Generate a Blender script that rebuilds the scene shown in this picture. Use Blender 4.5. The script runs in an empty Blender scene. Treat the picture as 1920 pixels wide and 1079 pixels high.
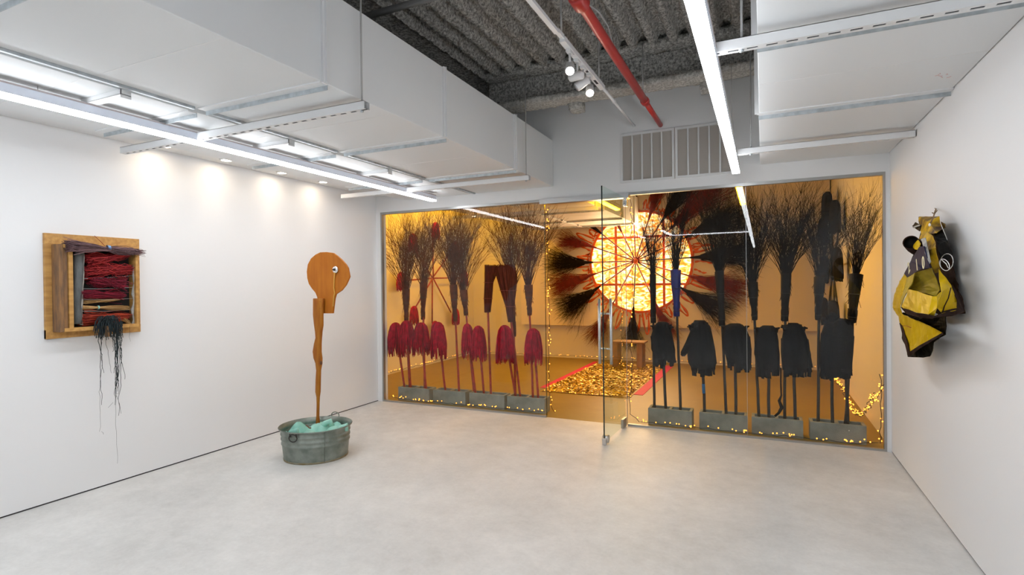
import bpy, math, random
from mathutils import Vector, Matrix, Quaternion, noise as mn
C = bpy.context.scene
COL = C.collection
R = math.radians
V = Vector

# ------------------------------------------------------------------ camera
YAW, PIT, ROL = 0.4336, -0.0067, -0.0112
CAM = V((5.0349, -6.3489, 1.6915)); FPX = 1014.53
_f = V((-math.sin(YAW)*math.cos(PIT), math.cos(YAW)*math.cos(PIT), math.sin(PIT)))
_r0 = V((math.cos(YAW), math.sin(YAW), 0)); _u0 = _r0.cross(_f)
_r = _r0*math.cos(ROL) + _u0*math.sin(ROL)
_u = -_r0*math.sin(ROL) + _u0*math.cos(ROL)
cam = bpy.data.cameras.new('camera'); cam_ob = bpy.data.objects.new('camera', cam); COL.objects.link(cam_ob)
cam.sensor_width = 36; cam.lens = FPX/1920*36; cam.clip_start = .05; cam.clip_end = 100
m3 = Matrix((_r, _u, -_f)).transposed()
cam_ob.matrix_world = Matrix.Translation(CAM) @ m3.to_4x4()
C.camera = cam_ob

# ------------------------------------------------------------------ world, exposure
w = bpy.data.worlds.new('world'); C.world = w; w.use_nodes = True
w.node_tree.nodes['Background'].inputs[0].default_value = (.8, .88, 1, 1)
w.node_tree.nodes['Background'].inputs[1].default_value = .25
C.view_settings.view_transform = 'Standard'; C.view_settings.look = 'None'
C.view_settings.gamma = 1; C.view_settings.exposure = 0.42
TUBE = 21.0       # strength of the white linear lights
YTUBE = 56.0      # strength of the yellow linear lights behind the glass
SUN = 1.55         # strength of the backlit disc

def at(axis, val, px, py):
    d = _f + _r*((px-960)/FPX) - _u*((py-539.5)/FPX)
    t = (val-CAM[axis])/d[axis]
    return CAM + d*t

# ------------------------------------------------------------------ materials
def newmat(name):
    m = bpy.data.materials.new(name); m.use_nodes = True
    return m, m.node_tree, m.node_tree.nodes['Principled BSDF']
def mat(name, col, rough=.6, metal=0, var=0, scale=8, bump=0, bscale=60, stretch=None, col2=None, spec=.5, sheen=0):
    m, t, b = newmat(name)
    b.inputs['Base Color'].default_value = (*col, 1); b.inputs['Roughness'].default_value = rough
    b.inputs['Metallic'].default_value = metal; b.inputs['Specular IOR Level'].default_value = spec
    tc = t.nodes.new('ShaderNodeTexCoord'); mp = t.nodes.new('ShaderNodeMapping')
    t.links.new(tc.outputs['Object'], mp.inputs[0])
    if stretch: mp.inputs['Scale'].default_value = stretch
    if var or col2:
        n = t.nodes.new('ShaderNodeTexNoise'); n.inputs['Scale'].default_value = scale; n.inputs['Detail'].default_value = 6
        t.links.new(mp.outputs[0], n.inputs[0])
        r = t.nodes.new('ShaderNodeValToRGB')
        c2 = col2 if col2 else tuple(min(1, c*(1+var)) for c in col)
        c1 = col if col2 else tuple(c*(1-var) for c in col)
        r.color_ramp.elements[0].position = .35; r.color_ramp.elements[1].position = .65
        r.color_ramp.elements[0].color = (*c1, 1); r.color_ramp.elements[1].color = (*c2, 1)
        t.links.new(n.outputs[0], r.inputs[0]); t.links.new(r.outputs[0], b.inputs['Base Color'])
    if bump:
        n = t.nodes.new('ShaderNodeTexNoise'); n.inputs['Scale'].default_value = bscale; n.inputs['Detail'].default_value = 4
        t.links.new(mp.outputs[0], n.inputs[0])
        k = t.nodes.new('ShaderNodeBump'); k.inputs['Strength'].default_value = bump; k.inputs['Distance'].default_value = .01
        t.links.new(n.outputs[0], k.inputs['Height']); t.links.new(k.outputs[0], b.inputs['Normal'])
    return m
def emat(name, col, s):
    m, t, b = newmat(name)
    b.inputs['Base Color'].default_value = (*col, 1)
    b.inputs['Emission Color'].default_value = (*col, 1); b.inputs['Emission Strength'].default_value = s
    return m
def glassmat(name, tint, ior=1.5, refl=1.0):
    m = bpy.data.materials.new(name); m.use_nodes = True; t = m.node_tree; t.nodes.clear()
    o = t.nodes.new('ShaderNodeOutputMaterial'); mx = t.nodes.new('ShaderNodeMixShader')
    tr = t.nodes.new('ShaderNodeBsdfTransparent'); gl = t.nodes.new('ShaderNodeBsdfGlossy'); fr = t.nodes.new('ShaderNodeFresnel')
    tr.inputs[0].default_value = (*tint, 1); gl.inputs['Roughness'].default_value = 0.0
    fr.inputs[0].default_value = ior
    gl.inputs[0].default_value = (refl, refl, refl, 1)
    # the pane is a thin closed box; a ray meets two surfaces
    ge = t.nodes.new('ShaderNodeNewGeometry'); k = t.nodes.new('ShaderNodeMath'); k.operation = 'MULTIPLY_ADD'
    k.inputs[1].default_value = -1; k.inputs[2].default_value = 1; t.links.new(ge.outputs['Backfacing'], k.inputs[0])
    k2 = t.nodes.new('ShaderNodeMath'); k2.operation = 'MULTIPLY'; t.links.new(k.outputs[0], k2.inputs[0]); t.links.new(fr.outputs[0], k2.inputs[1])
    k3 = t.nodes.new('ShaderNodeMath'); k3.operation = 'MULTIPLY'; k3.use_clamp = True; k3.inputs[1].default_value = .8; t.links.new(k2.outputs[0], k3.inputs[0])
    t.links.new(k3.outputs[0], mx.inputs[0]); t.links.new(tr.outputs[0], mx.inputs[1]); t.links.new(gl.outputs[0], mx.inputs[2])
    t.links.new(mx.outputs[0], o.inputs[0])
    return m

M = {}
M['wall'] = mat('wall_paint', (.80, .81, .82), .75, bump=.04, bscale=40)
M['wallback'] = mat('rear_wall_paint', (.78, .74, .66), .75, bump=.04, bscale=40)
M['duct'] = mat('duct_white', (.76, .785, .80), .55, bump=.03, bscale=6)
M['white'] = mat('white_metal', (.80, .81, .82), .45)
M['galv'] = mat('galvanised_strip', (.50, .55, .58), .4, .5, var=.15, scale=20)
M['dark'] = mat('dark_gap', (.03, .03, .035), .8)
M['housing'] = mat('light_housing', (.45, .40, .40), .4, .3)
M['alu'] = mat('brushed_steel', (.62, .63, .64), .3, .9, var=.08, scale=4, stretch=(1, 1, 30))
M['alud'] = mat('door_rail_metal', (.42, .42, .41), .4, .8)
M['lightside'] = mat('pale_blue_aluminium', (.74, .79, .90), .4)
M['tube'] = emat('white_light', (.93, .96, 1), TUBE)
M['ytube'] = emat('yellow_gelled_light', (1, .46, .004), YTUBE)
M['yspot'] = emat('yellow_lamp', (1, .55, .02), 8)
M['spot'] = emat('warm_lamp', (1, .82, .62), 60)
M['bulb'] = emat('amber_bulb', (1, .34, .04), 3.2)
M['redpipe'] = mat('red_pipe_paint', (.50, .035, .03), .35, var=.08)
M['redjoint'] = mat('red_coupling_paint', (.42, .025, .022), .4, var=.1)
M['vent'] = mat('vent_white', (.74, .75, .76), .5)
M['louvre'] = mat('louvre_grey', (.60, .56, .52), .6)
M['ventback'] = mat('vent_throat', (.55, .42, .33), .8, col2=(.36, .33, .31), scale=2.5)
M['block'] = mat('concrete_block', (.27, .29, .27), .95, var=.18, scale=5, bump=.5, bscale=120)
M['redpole'] = mat('red_painted_pole', (.30, .028, .02), .5, var=.35, scale=14)
M['blackpole'] = mat('black_painted_pole', (.012, .012, .013), .5, col2=(.03, .028, .025), scale=30)
M['speck'] = mat('bare_chip', (.5, .42, .3), .7)
M['bluetape'] = mat('blue_tape', (.02, .16, .42), .5)
M['navy'] = mat('navy_wrap', (.008, .015, .16), .45, var=.3, scale=20)
M['redmop'] = mat('red_mop_yarn', (.42, .008, .03), .9, var=.35, scale=18, bump=.3, bscale=80, spec=.12)
M['redmop2'] = mat('red_mop_yarn_dark', (.20, .003, .014), .9, spec=.1)
M['blackcloth'] = mat('black_cloth', (.008, .008, .009), .9, col2=(.016, .016, .018), scale=9, bump=.4, bscale=30, spec=.12)
M['maroon'] = mat('maroon_twigs', (.10, .03, .014), .8, var=.4, scale=12, spec=.12)
M['brownred'] = mat('broomcorn_brown', (.10, .018, .010), .8, var=.4, scale=16, stretch=(4, 4, .5), spec=.12)
M['blacktwig'] = mat('black_twigs', (.012, .010, .009), .7, var=.4, scale=12, spec=.12)
M['sunblack'] = mat('black_bristle', (.014, .009, .008), .8, spec=.12)
M['sunred'] = mat('dark_red_bristle', (.20, .014, .012), .8, var=.3, scale=8)
M['cable'] = mat('dark_cable', (.02, .016, .014), .6)
M['corten'] = mat('stained_plywood', (.50, .165, .014), .55, col2=(.40, .12, .009), spec=.25, scale=3, stretch=(6, 6, 1), bump=.08, bscale=40)
M['post'] = mat('stained_post_wood', (.44, .17, .016), .55, col2=(.30, .085, .008), spec=.25, scale=5, stretch=(5, 5, .8), bump=.2, bscale=30)
M['edgewood'] = mat('dark_cut_edge', (.12, .05, .02), .7)
M['cord'] = mat('yellow_cord', (.70, .38, .06), .6)
M['chrome'] = mat('crumpled_foil', (.85, .84, .84), .12, 1, bump=.8, bscale=30)
M['tub'] = mat('galvanised_tub', (.17, .20, .175), .42, .6, col2=(.30, .33, .295), scale=9, bump=.15, bscale=50)
M['tubrust'] = mat('rusty_tub_foot', (.24, .18, .08), .7, .4, col2=(.34, .32, .24), scale=14)
M['iron'] = mat('dark_iron', (.06, .055, .05), .6, .7)
M['teal'] = mat('teal_fabric', (.22, .50, .42), .7, col2=(.36, .66, .56), scale=6, bump=.3, bscale=20)
M['pine'] = mat('aged_pine', (.58, .32, .09), .55, col2=(.40, .20, .05), scale=5, stretch=(1, 1, 6), bump=.15, bscale=40)
M['pineh'] = mat('aged_pine_rail', (.58, .32, .09), .55, col2=(.42, .21, .055), scale=5, stretch=(1, 6, 6), bump=.15, bscale=40)
M['oldwood'] = mat('weathered_board', (.30, .15, .055), .7, col2=(.14, .08, .045), scale=7, stretch=(6, 6, 1), bump=.4, bscale=40)
M['bark'] = mat('grey_bark', (.07, .075, .075), .8, col2=(.15, .16, .16), scale=14, stretch=(1, 1, .4), bump=.5, bscale=60)
M['branch'] = mat('pale_branch', (.40, .38, .34), .8, col2=(.25, .24, .22), scale=20, bump=.4, bscale=60)
M['rust'] = mat('dark_box_lining', (.016, .014, .013), .9)
M['br_red'] = mat('scarlet_bristle', (.52, .03, .028), .7, col2=(.34, .012, .02), scale=20)
M['br_crim'] = mat('crimson_bristle', (.36, .008, .035), .7, col2=(.22, .004, .02), scale=20)
M['br_or'] = mat('orange_bristle', (.60, .07, .02), .7, col2=(.32, .03, .012), scale=12)
M['br_straw'] = mat('straw_bristle', (.62, .40, .16), .7, col2=(.44, .26, .09), scale=20)
M['br_purple'] = mat('purple_brown_bristle', (.085, .045, .055), .7, col2=(.16, .09, .095), scale=20)
M['br_red2'] = mat('scarlet_bristle_dark', (.22, .008, .012), .8)
M['br_crim2'] = mat('crimson_bristle_dark', (.15, .003, .02), .8)
M['br_or2'] = mat('orange_bristle_dark', (.26, .02, .01), .8)
M['br_straw2'] = mat('straw_bristle_dark', (.36, .20, .07), .8)
M['br_purple2'] = mat('purple_bristle_light', (.26, .15, .16), .8)
M['yarn'] = mat('blue_black_yarn', (.012, .018, .022), .8, col2=(.02, .035, .04), scale=20)
M['wire'] = mat('grey_wire', (.45, .45, .44), .5, .5)
M['ltblue'] = mat('light_blue_band', (.15, .32, .62), .5)
M['gold'] = mat('gold_foil', (.85, .60, .10), .35, .4, col2=(.50, .30, .03), scale=3)
M['goldbase'] = mat('gold_cloth_base', (.46, .30, .05), .5, .2, var=.3, scale=30)
M['pink'] = mat('pink_border', (.62, .02, .10), .7, var=.1, scale=20)
M['mural'] = mat('mural_paper', (.84, .74, .60), .8)
M['orangepaint'] = mat('orange_paint', (.80, .13, .015), .6, var=.25, scale=6)
M['sunring'] = emat('backlit_orange_film', (1, .13, .01), .9)
M['tablewood'] = mat('table_wood', (.30, .16, .05), .5, var=.2, scale=6)
M['ypaint'] = mat('yellow_sheet_metal', (.66, .44, .003), .35, .0, col2=(.54, .34, .006), scale=5, bump=.15, bscale=9, spec=.16)
M['yrust'] = mat('rusted_yellow_metal', (.58, .35, .010), .45, .0, col2=(.05, .022, .014), scale=11, bump=.3, bscale=14, spec=.16)
M['rustm'] = mat('dark_rusted_metal', (.022, .012, .010), .8, .0, col2=(.055, .032, .026), scale=9, bump=.3, bscale=20, spec=.04)
M['blackm'] = mat('black_scorched_metal', (.008, .008, .008), .45, .0, col2=(.02, .018, .016), scale=8, bump=.4, bscale=20, spec=.04)
M['navym'] = mat('navy_painted_metal', (.010, .016, .05), .4, .0, spec=.04)
M['olive'] = mat('tarnished_olive_metal', (.26, .20, .02), .45, .0, col2=(.42, .32, .015), scale=6, bump=.2, bscale=12, spec=.3)
M['cream'] = mat('cream_letter_paint', (.72, .66, .42), .5)
M['twine'] = mat('brown_twine', (.22, .13, .06), .8)
M['whitewire'] = mat('white_wire', (.7, .7, .68), .5)
M['glass'] = glassmat('clear_pane', (.955, .965, .95), 1.45)
M['glassdoor'] = glassmat('door_pane', (.90, .95, .92), 1.45)
M['glassedge'] = mat('dark_glass_edge', (.006, .02, .018), .15)
M['mark'] = mat('red_pencil_mark', (.75, .42, .42), .8)
M['knob'] = mat('plastic_white', (.8, .8, .8), .4)
M['greypipe'] = mat('grey_conduit', (.42, .42, .42), .5, .2)

def floor_mat(nm='polished_concrete', c1=(.53, .53, .515, 1), c2=(.74, .74, .725, 1)):
    m, t, b = newmat(nm)
    tc = t.nodes.new('ShaderNodeTexCoord')
    def nz(s, d, ro=.6):
        n = t.nodes.new('ShaderNodeTexNoise'); n.inputs['Scale'].default_value = s; n.inputs['Detail'].default_value = d
        n.inputs['Roughness'].default_value = ro; t.links.new(tc.outputs['Object'], n.inputs[0]); return n
    a, c, e = nz(.9, 8), nz(7, 8, .7), nz(40, 4)
    mx = t.nodes.new('ShaderNodeMix'); mx.inputs[0].default_value = .4
    t.links.new(a.outputs[0], mx.inputs[2]); t.links.new(c.outputs[0], mx.inputs[3])
    mx2 = t.nodes.new('ShaderNodeMix'); mx2.inputs[0].default_value = .15
    t.links.new(mx.outputs[0], mx2.inputs[2]); t.links.new(e.outputs[0], mx2.inputs[3])
    r = t.nodes.new('ShaderNodeValToRGB'); r.color_ramp.elements[0].position = .36; r.color_ramp.elements[1].position = .64
    r.color_ramp.elements[0].color = c1; r.color_ramp.elements[1].color = c2
    t.links.new(mx2.outputs[0], r.inputs[0]); t.links.new(r.outputs[0], b.inputs['Base Color'])
    b.inputs['Roughness'].default_value = .48; b.inputs['Specular IOR Level'].default_value = .35
    k = t.nodes.new('ShaderNodeBump'); k.inputs['Strength'].default_value = .05; k.inputs['Distance'].default_value = .01
    t.links.new(c.outputs[0], k.inputs['Height']); t.links.new(k.outputs[0], b.inputs['Normal'])
    return m
M['floor'] = floor_mat()
M['floorback'] = floor_mat('amber_lit_concrete', (.25, .17, .03, 1), (.33, .23, .045, 1))  # grey concrete with the back room's amber light put into its colour

def foam_mat(name, c1, c2):
    m, t, b = newmat(name)
    tc = t.nodes.new('ShaderNodeTexCoord')
    n = t.nodes.new('ShaderNodeTexNoise'); n.inputs['Scale'].default_value = 38; n.inputs['Detail'].default_value = 7; n.inputs['Roughness'].default_value = .75
    t.links.new(tc.outputs['Object'], n.inputs[0])
    n2 = t.nodes.new('ShaderNodeTexNoise'); n2.inputs['Scale'].default_value = 2; t.links.new(tc.outputs['Object'], n2.inputs[0])
    r = t.nodes.new('ShaderNodeValToRGB'); r.color_ramp.elements[0].position = .40; r.color_ramp.elements[1].position = .60
    r.color_ramp.elements[0].color = (*c1, 1); r.color_ramp.elements[1].color = (*c2, 1)
    t.links.new(n.outputs[0], r.inputs[0]); t.links.new(r.outputs[0], b.inputs['Base Color'])
    b.inputs['Roughness'].default_value = 1; b.inputs['Specular IOR Level'].default_value = .1
    k = t.nodes.new('ShaderNodeBump'); k.inputs['Strength'].default_value = 1; k.inputs['Distance'].default_value = .03
    t.links.new(n.outputs[0], k.inputs['Height']); t.links.new(k.outputs[0], b.inputs['Normal'])
    return m
M['foam'] = foam_mat('fireproofing_foam', (.22, .22, .21), (.80, .80, .77))
M['foamlight'] = foam_mat('beam_fireproofing', (.50, .49, .45), (.92, .91, .87))

def sun_mat():
    m, t, b = newmat('backlit_sun_film')
    tc = t.nodes.new('ShaderNodeTexCoord'); mp = t.nodes.new('ShaderNodeMapping'); mp.inputs['Rotation'].default_value = (0, .6, 0)
    mp.inputs['Scale'].default_value = (1, 1, 2.2)
    t.links.new(tc.outputs['Object'], mp.inputs[0])
    n = t.nodes.new('ShaderNodeTexNoise'); n.inputs['Scale'].default_value = 4.2; n.inputs['Detail'].default_value = 3
    n.inputs['Distortion'].default_value = 2.2
    t.links.new(mp.outputs[0], n.inputs[0])
    r = t.nodes.new('ShaderNodeValToRGB'); cr = r.color_ramp
    cr.elements[0].position = .34; cr.elements[0].color = (1, .16, .01, 1)
    cr.elements[1].position = .62; cr.elements[1].color = (1, .88, .62, 1)
    e = cr.elements.new(.43); e.color = (1, .30, .02, 1)
    e = cr.elements.new(.495); e.color = (1, .60, .14, 1)
    t.links.new(n.outputs[0], r.inputs[0])
    t.links.new(r.outputs[0], b.inputs['Emission Color']); b.inputs['Emission Strength'].default_value = SUN
    b.inputs['Base Color'].default_value = (.5, .3, .1, 1)
    return m
M['sun'] = sun_mat()

# ------------------------------------------------------------------ mesh builder
class MB:
    def __init__(s): s.v = []; s.f = []; s.mi = []; s.sm = []
    def add(s, vs, fs, mi=0, smooth=False):
        o = len(s.v); s.v.extend([tuple(a) for a in vs])
        for f in fs: s.f.append(tuple(i+o for i in f)); s.mi.append(mi); s.sm.append(smooth)
        return s
    def box(s, x0, x1, y0, y1, z0, z1, mi=0):
        vs = [(x, y, z) for z in (z0, z1) for y in (y0, y1) for x in (x0, x1)]
        return s.add(vs, [(0, 2, 3, 1), (4, 5, 7, 6), (0, 1, 5, 4), (2, 6, 7, 3), (0, 4, 6, 2), (1, 3, 7, 5)], mi)
    def tube(s, pts, rad, n=8, mi=0, cap=True, smooth=True):
        pts = [V(p) for p in pts]; k = len(pts)
        rs = rad if isinstance(rad, (list, tuple)) else [rad]*k
        vs = []; prev = None
        for i, p in enumerate(pts):
            d = (pts[min(i+1, k-1)] - pts[max(i-1, 0)])
            d = d.normalized() if d.length > 1e-9 else V((0, 0, 1))
            if prev is None: a = d.orthogonal().normalized()
            else:
                a = prev - d*prev.dot(d); a = a.normalized() if a.length > 1e-6 else d.orthogonal().normalized()
            prev = a; b = d.cross(a)
            for j in range(n):
                t = 2*math.pi*j/n; vs.append(p + (a*math.cos(t)+b*math.sin(t))*rs[i])
        fs = [(i*n+j, i*n+(j+1) % n, (i+1)*n+(j+1) % n, (i+1)*n+j) for i in range(k-1) for j in range(n)]
        if cap: fs.append(tuple(range(n-1, -1, -1))); fs.append(tuple((k-1)*n+j for j in range(n)))
        return s.add(vs, fs, mi, smooth)
    def lathe(s, prof, c=(0, 0, 0), n=32, sx=1, sy=1, rot=0, mi=0, cap=False, smooth=True, wob=None):
        vs = []; cr, sr = math.cos(rot), math.sin(rot)
        for (r, z) in prof:
            for j in range(n):
                t = 2*math.pi*j/n; x = r*math.cos(t)*sx; y = r*math.sin(t)*sy
                if wob: x, y = [q*wob(t, z) for q in (x, y)]
                vs.append((c[0]+x*cr-y*sr, c[1]+x*sr+y*cr, c[2]+z))
        k = len(prof)
        fs = [(i*n+j, i*n+(j+1) % n, (i+1)*n+(j+1) % n, (i+1)*n+j) for i in range(k-1) for j in range(n)]
        if cap: fs.append(tuple(range(n-1, -1, -1))); fs.append(tuple((k-1)*n+j for j in range(n)))
        return s.add(vs, fs, mi, smooth)
    def sphere(s, c, r, n=10, m=6, mi=0, sc=(1, 1, 1)):
        prof = [(math.sin(math.pi*i/m), -math.cos(math.pi*i/m)) for i in range(m+1)]
        vs = []; 
        for (q, z) in prof:
            for j in range(n):
                t = 2*math.pi*j/n
                vs.append((c[0]+max(q, 1e-4)*r*math.cos(t)*sc[0], c[1]+max(q, 1e-4)*r*math.sin(t)*sc[1], c[2]+z*r*sc[2]))
        fs = [(i*n+j, i*n+(j+1) % n, (i+1)*n+(j+1) % n, (i+1)*n+j) for i in range(m) for j in range(n)]
        return s.add(vs, fs, mi, True)
    def prism(s, outline, axis_vec, mi=0):
        # outline: list of 3D points, extruded by axis_vec
        k = len(outline); a = V(axis_vec); vs = [V(p) for p in outline] + [V(p)+a for p in outline]
        fs = [tuple(range(k-1, -1, -1)), tuple(range(k, 2*k))] + [(i, (i+1) % k, k+(i+1) % k, k+i) for i in range(k)]
        return s.add(vs, fs, mi)
    def build(s, name, mats, parent=None, origin=None, mesh_only=False):
        me = bpy.data.meshes.new(name)
        if origin is None: origin = (0, 0, 0)
        o = V(origin)
        me.from_pydata([V(a)-o for a in s.v], [], s.f)
        if not isinstance(mats, (list, tuple)): mats = [mats]
        for m in mats: me.materials.append(M[m])
        me.polygons.foreach_set('material_index', s.mi); me.polygons.foreach_set('use_smooth', s.sm)
        me.update()
        if mesh_only: return me
        ob = bpy.data.objects.new(name, me); COL.objects.link(ob)
        ob.location = o
        if parent: ob.parent = parent; ob.location = o - parent_world(parent)
        return ob
WPOS = {}
def parent_world(p):
    l = V(p.location)
    while p.parent: p = p.parent; l += V(p.location)
    return l
def tag(o, label=None, cat=None, group=None, kind=None):
    if label: o['label'] = label
    if cat: o['category'] = cat
    if group: o['group'] = group
    if kind: o['kind'] = kind
    return o
def empty(name, loc, label, cat, group=None):
    o = bpy.data.objects.new(name, None); COL.objects.link(o); o.location = loc; o.empty_display_size = .1
    return tag(o, label, cat, group)
def put(me, name, parent, loc=(0, 0, 0), quat=None, scale=None):
    o = bpy.data.objects.new(name, me); COL.objects.link(o)
    if parent: o.parent = parent
    o.location = V(loc) - (parent_world(parent) if parent else V((0, 0, 0)))
    if quat: o.rotation_mode = 'QUATERNION'; o.rotation_quaternion = quat
    if scale: o.scale = scale
    return o
def struct(name, mb, m, parent=None, label=None):
    o = mb.build(name, m, parent, None)
    if not parent: o['kind'] = 'structure'
    if label: o['label'] = label
    return o
def bevel(o, wd=.004, seg=2):
    b = o.modifiers.new('b', 'BEVEL'); b.width = wd; b.segments = seg; b.limit_method = 'ANGLE'; return o

# ================================================================== SHELL
XL, XR = -.078, 6.17          # front room side walls
W, H, T = 6.133, 2.75, .12     # glazed opening, thickness of the dividing wall
YR = -14.0                     # rear end of the front room
BXL, BXR, BY = -1.4, 6.19, 5.30
CZ = 4.05
struct('floor', MB().box(-1.7, 6.6, YR-.2, .03, -.15, 0), 'floor')
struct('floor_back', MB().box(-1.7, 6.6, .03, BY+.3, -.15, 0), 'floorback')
struct('wall_left', MB().box(XL-.2, XL, YR, 0, .012, CZ+.1), 'wall')
struct('shadow_gap_left', MB().box(XL-.19, XL-.006, YR, 0, 0, .012), 'dark')  # near-black strip, colour stands in for shade in the gap under the wall
struct('wall_right', MB().box(XR, XR+.2, YR, 0, .012, CZ+.1), 'wall')
struct('shadow_gap_right', MB().box(XR+.006, XR+.19, YR, 0, 0, .012), 'dark')  # same dark strip for the shaded gap under the right wall
struct('wall_rear', MB().box(XL, XR, YR-.2, YR, 0, CZ+.1), 'wall')
# dividing wall with the glazed opening and the hole for the vents
mb = MB()
mb.box(-1.6, 0, 0, T, 0, CZ+.1); mb.box(W, XR+.22, 0, T, 0, CZ+.1)
VX0, VX1, VZ0, VZ1 = 3.525, 4.765, 2.862, 3.44
mb.box(0, VX0, 0, T, H, CZ+.1); mb.box(VX1, W, 0, T, H, CZ+.1)
mb.box(VX0, VX1, 0, T, H, VZ0); mb.box(VX0, VX1, 0, T, VZ1, CZ+.1)
struct('wall_front', mb, 'wall')
struct('wall_backleft', MB().box(BXL-.2, BXL, T, BY+.2, 0, CZ+.1), 'wallback')
struct('wall_backright', MB().box(BXR, BXR+.2, T, BY+.2, 0, CZ+.1), 'wallback')
struct('wall_back', MB().box(BXL, BXR, BY, BY+.2, 0, CZ+.1), 'wallback')

# sprayed corrugated ceiling: grooves run along the room
def corr(x0, x1, y0, y1, step, name, amp=.055):
    nx = int((x1-x0)/step); ny = int((y1-y0)/(step*1.6)); vs = []; fs = []
    for j in range(ny+1):
        y = y0+(y1-y0)*j/ny
        for i in range(nx+1):
            x = x0+(x1-x0)*i/nx
            g = (x/.19) % 1.0
            h = amp*min(1, max(-1, 1.8*math.cos(2*math.pi*g)))
            z = CZ + h + .022*mn.noise(V((x*22, y*22, 0))) + .02*mn.noise(V((x*50, y*50, 3)))
            vs.append((x, y, z))
    for j in range(ny):
        for i in range(nx):
            a = j*(nx+1)+i; fs.append((a, a+nx+1, a+nx+2, a+1))
    m = MB().add(vs, fs, 0, True)
    m.box(x0, x1, y0, y1, CZ+.09, CZ+.14)
    struct(name, m, 'foam')
corr(2.2, 5.1, -6.5, 0, .022, 'ceiling')
struct('ceiling_rear', MB().box(XL-.2, XR+.2, YR-.2, -6.5, CZ+.02, CZ+.14), 'foam')
struct('ceiling_leftstrip', MB().box(XL-.2, 2.2, -6.5, 0, CZ+.02, CZ+.14), 'foam')
struct('ceiling_rightstrip', MB().box(5.1, XR+.2, -6.5, 0, CZ+.02, CZ+.14), 'foam')
corr(BXL-.2, BXR+.2, T, BY+.2, .06, 'ceiling_back')
struct('ceiling_soffit', MB().box(XL, .40, YR, 0, 2.985, 3.03), 'wall')
struct('trim_1', MB().box(.40, .405, YR, 0, 2.95, 3.03), 'wall')

# ------------------------------------------------------------------ glazing
FR = .022
mb = MB(); mb.box(0, 2.50, -.006, .046, H-.032, H); mb.box(3.62, W, -.006, .046, H-.032, H)
struct('trim_2', mb, 'alud')
mb = MB(); mb.box(FR, 2.55, .0, .04, 0, .022); mb.box(3.58, W-FR, 0, .04, 0, .022); struct('trim_3', mb, 'alud')
struct('trim_4', MB().box(0, FR, -.004, .044, 0, H-.032), 'alud')
struct('trim_5', MB().box(W-FR, W, -.004, .044, 0, H-.032), 'alud')
def pane(n, x0, x1):
    o = struct('window_%d' % n, MB().box(x0, x1, .012, .024, .022, H-.03), 'glass')
    return o
pane(1, FR, 2.549); pane(2, 3.575, 4.875); pane(3, 4.880, W-FR)
p1 = MB().box(2.5495, 2.5535, .010, .026, .022, H-.06); struct('trim_6', p1, 'glassedge')
p1 = MB().box(4.8755, 4.8795, .010, .026, .022, H-.035); struct('trim_7', p1, 'alud')
p1 = MB().box(3.5705, 3.5745, .010, .026, .022, H-.06); struct('trim_8', p1, 'alud')
# header closer over the door
mb = MB().box(2.50, 3.62, -.03, .07, H-.062, H-.001); o = struct('trim_9', mb, 'alu')
struct('trim_10', MB().box(3.555, 3.595, -.008, .044, H-.16, H-.062), 'chrome')
# open glass door, hinged at the right side of the opening and swung into the room
hx, hy = 3.560, -.02; ex, ey = at(2, 0, 1133, 836).xy
dl = math.hypot(ex-hx, ey-hy); ux, uy = (ex-hx)/dl, (ey-hy)/dl; nx_, ny_ = -uy, ux
def dbox(mb, a0, a1, n0, n1, z0, z1, mi=0):
    vs = []
    for z in (z0, z1):
        for (a, n) in ((a0, n0), (a1, n0), (a1, n1), (a0, n1)):
            vs.append((hx+ux*a+nx_*n, hy+uy*a+ny_*n, z))
    return mb.add(vs, [(3, 2, 1, 0), (4, 5, 6, 7), (0, 1, 5, 4), (1, 2, 6, 5), (2, 3, 7, 6), (3, 0, 4, 7)], mi)
door = bpy.data.objects.new('door_1', None); COL.objects.link(door); door.location = (hx, hy, 0); door['kind'] = 'structure'
dmb = dbox(MB(), .02, dl-.003, -.006, .006, .03, 2.70); dmb.build('glass_pane', 'glassdoor', door, (hx, hy, 0))
dbox(MB(), dl-.003, dl+.001, -.0065, .0065, .03, 2.70).build('glass_edge', 'glassedge', door, (hx, hy, 0))
dbox(MB(), .0, .15, -.014, .014, .008, .11).build('hinge_patch', 'alud', door, (hx, hy, 0))
pmb = dbox(MB(), dl-.03, dl+.006, -.02, .02, .006, .075)
c0 = V((hx+ux*(dl-.06), hy+uy*(dl-.06), .055))
pmb.tube([c0-V((nx_, ny_, 0))*.03, c0+V((nx_, ny_, 0))*.03], .042, 20)
pmb.build('floor_lock', 'alu', door, (hx, hy, 0))
for sgn in (-1, 1):
    h = MB(); a = dl-.075
    b = V((hx+ux*a+nx_*sgn*.062, hy+uy*a+ny_*sgn*.062, 0))
    zt = at(1, b.y, 1133, 560).z; zb = at(1, b.y, 1133, 683).z
    h.tube([b+V((0, 0, zb)), b+V((0, 0, zt))], .0165, 14)
    for z in (zb+.16, zt-.16):
        h.tube([V((hx+ux*a+nx_*sgn*.006, hy+uy*a+ny_*sgn*.006, z)), V((b.x, b.y, z))], .011, 10)
    h.build('door_handle', 'alu', door, (hx, hy, 0))

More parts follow.
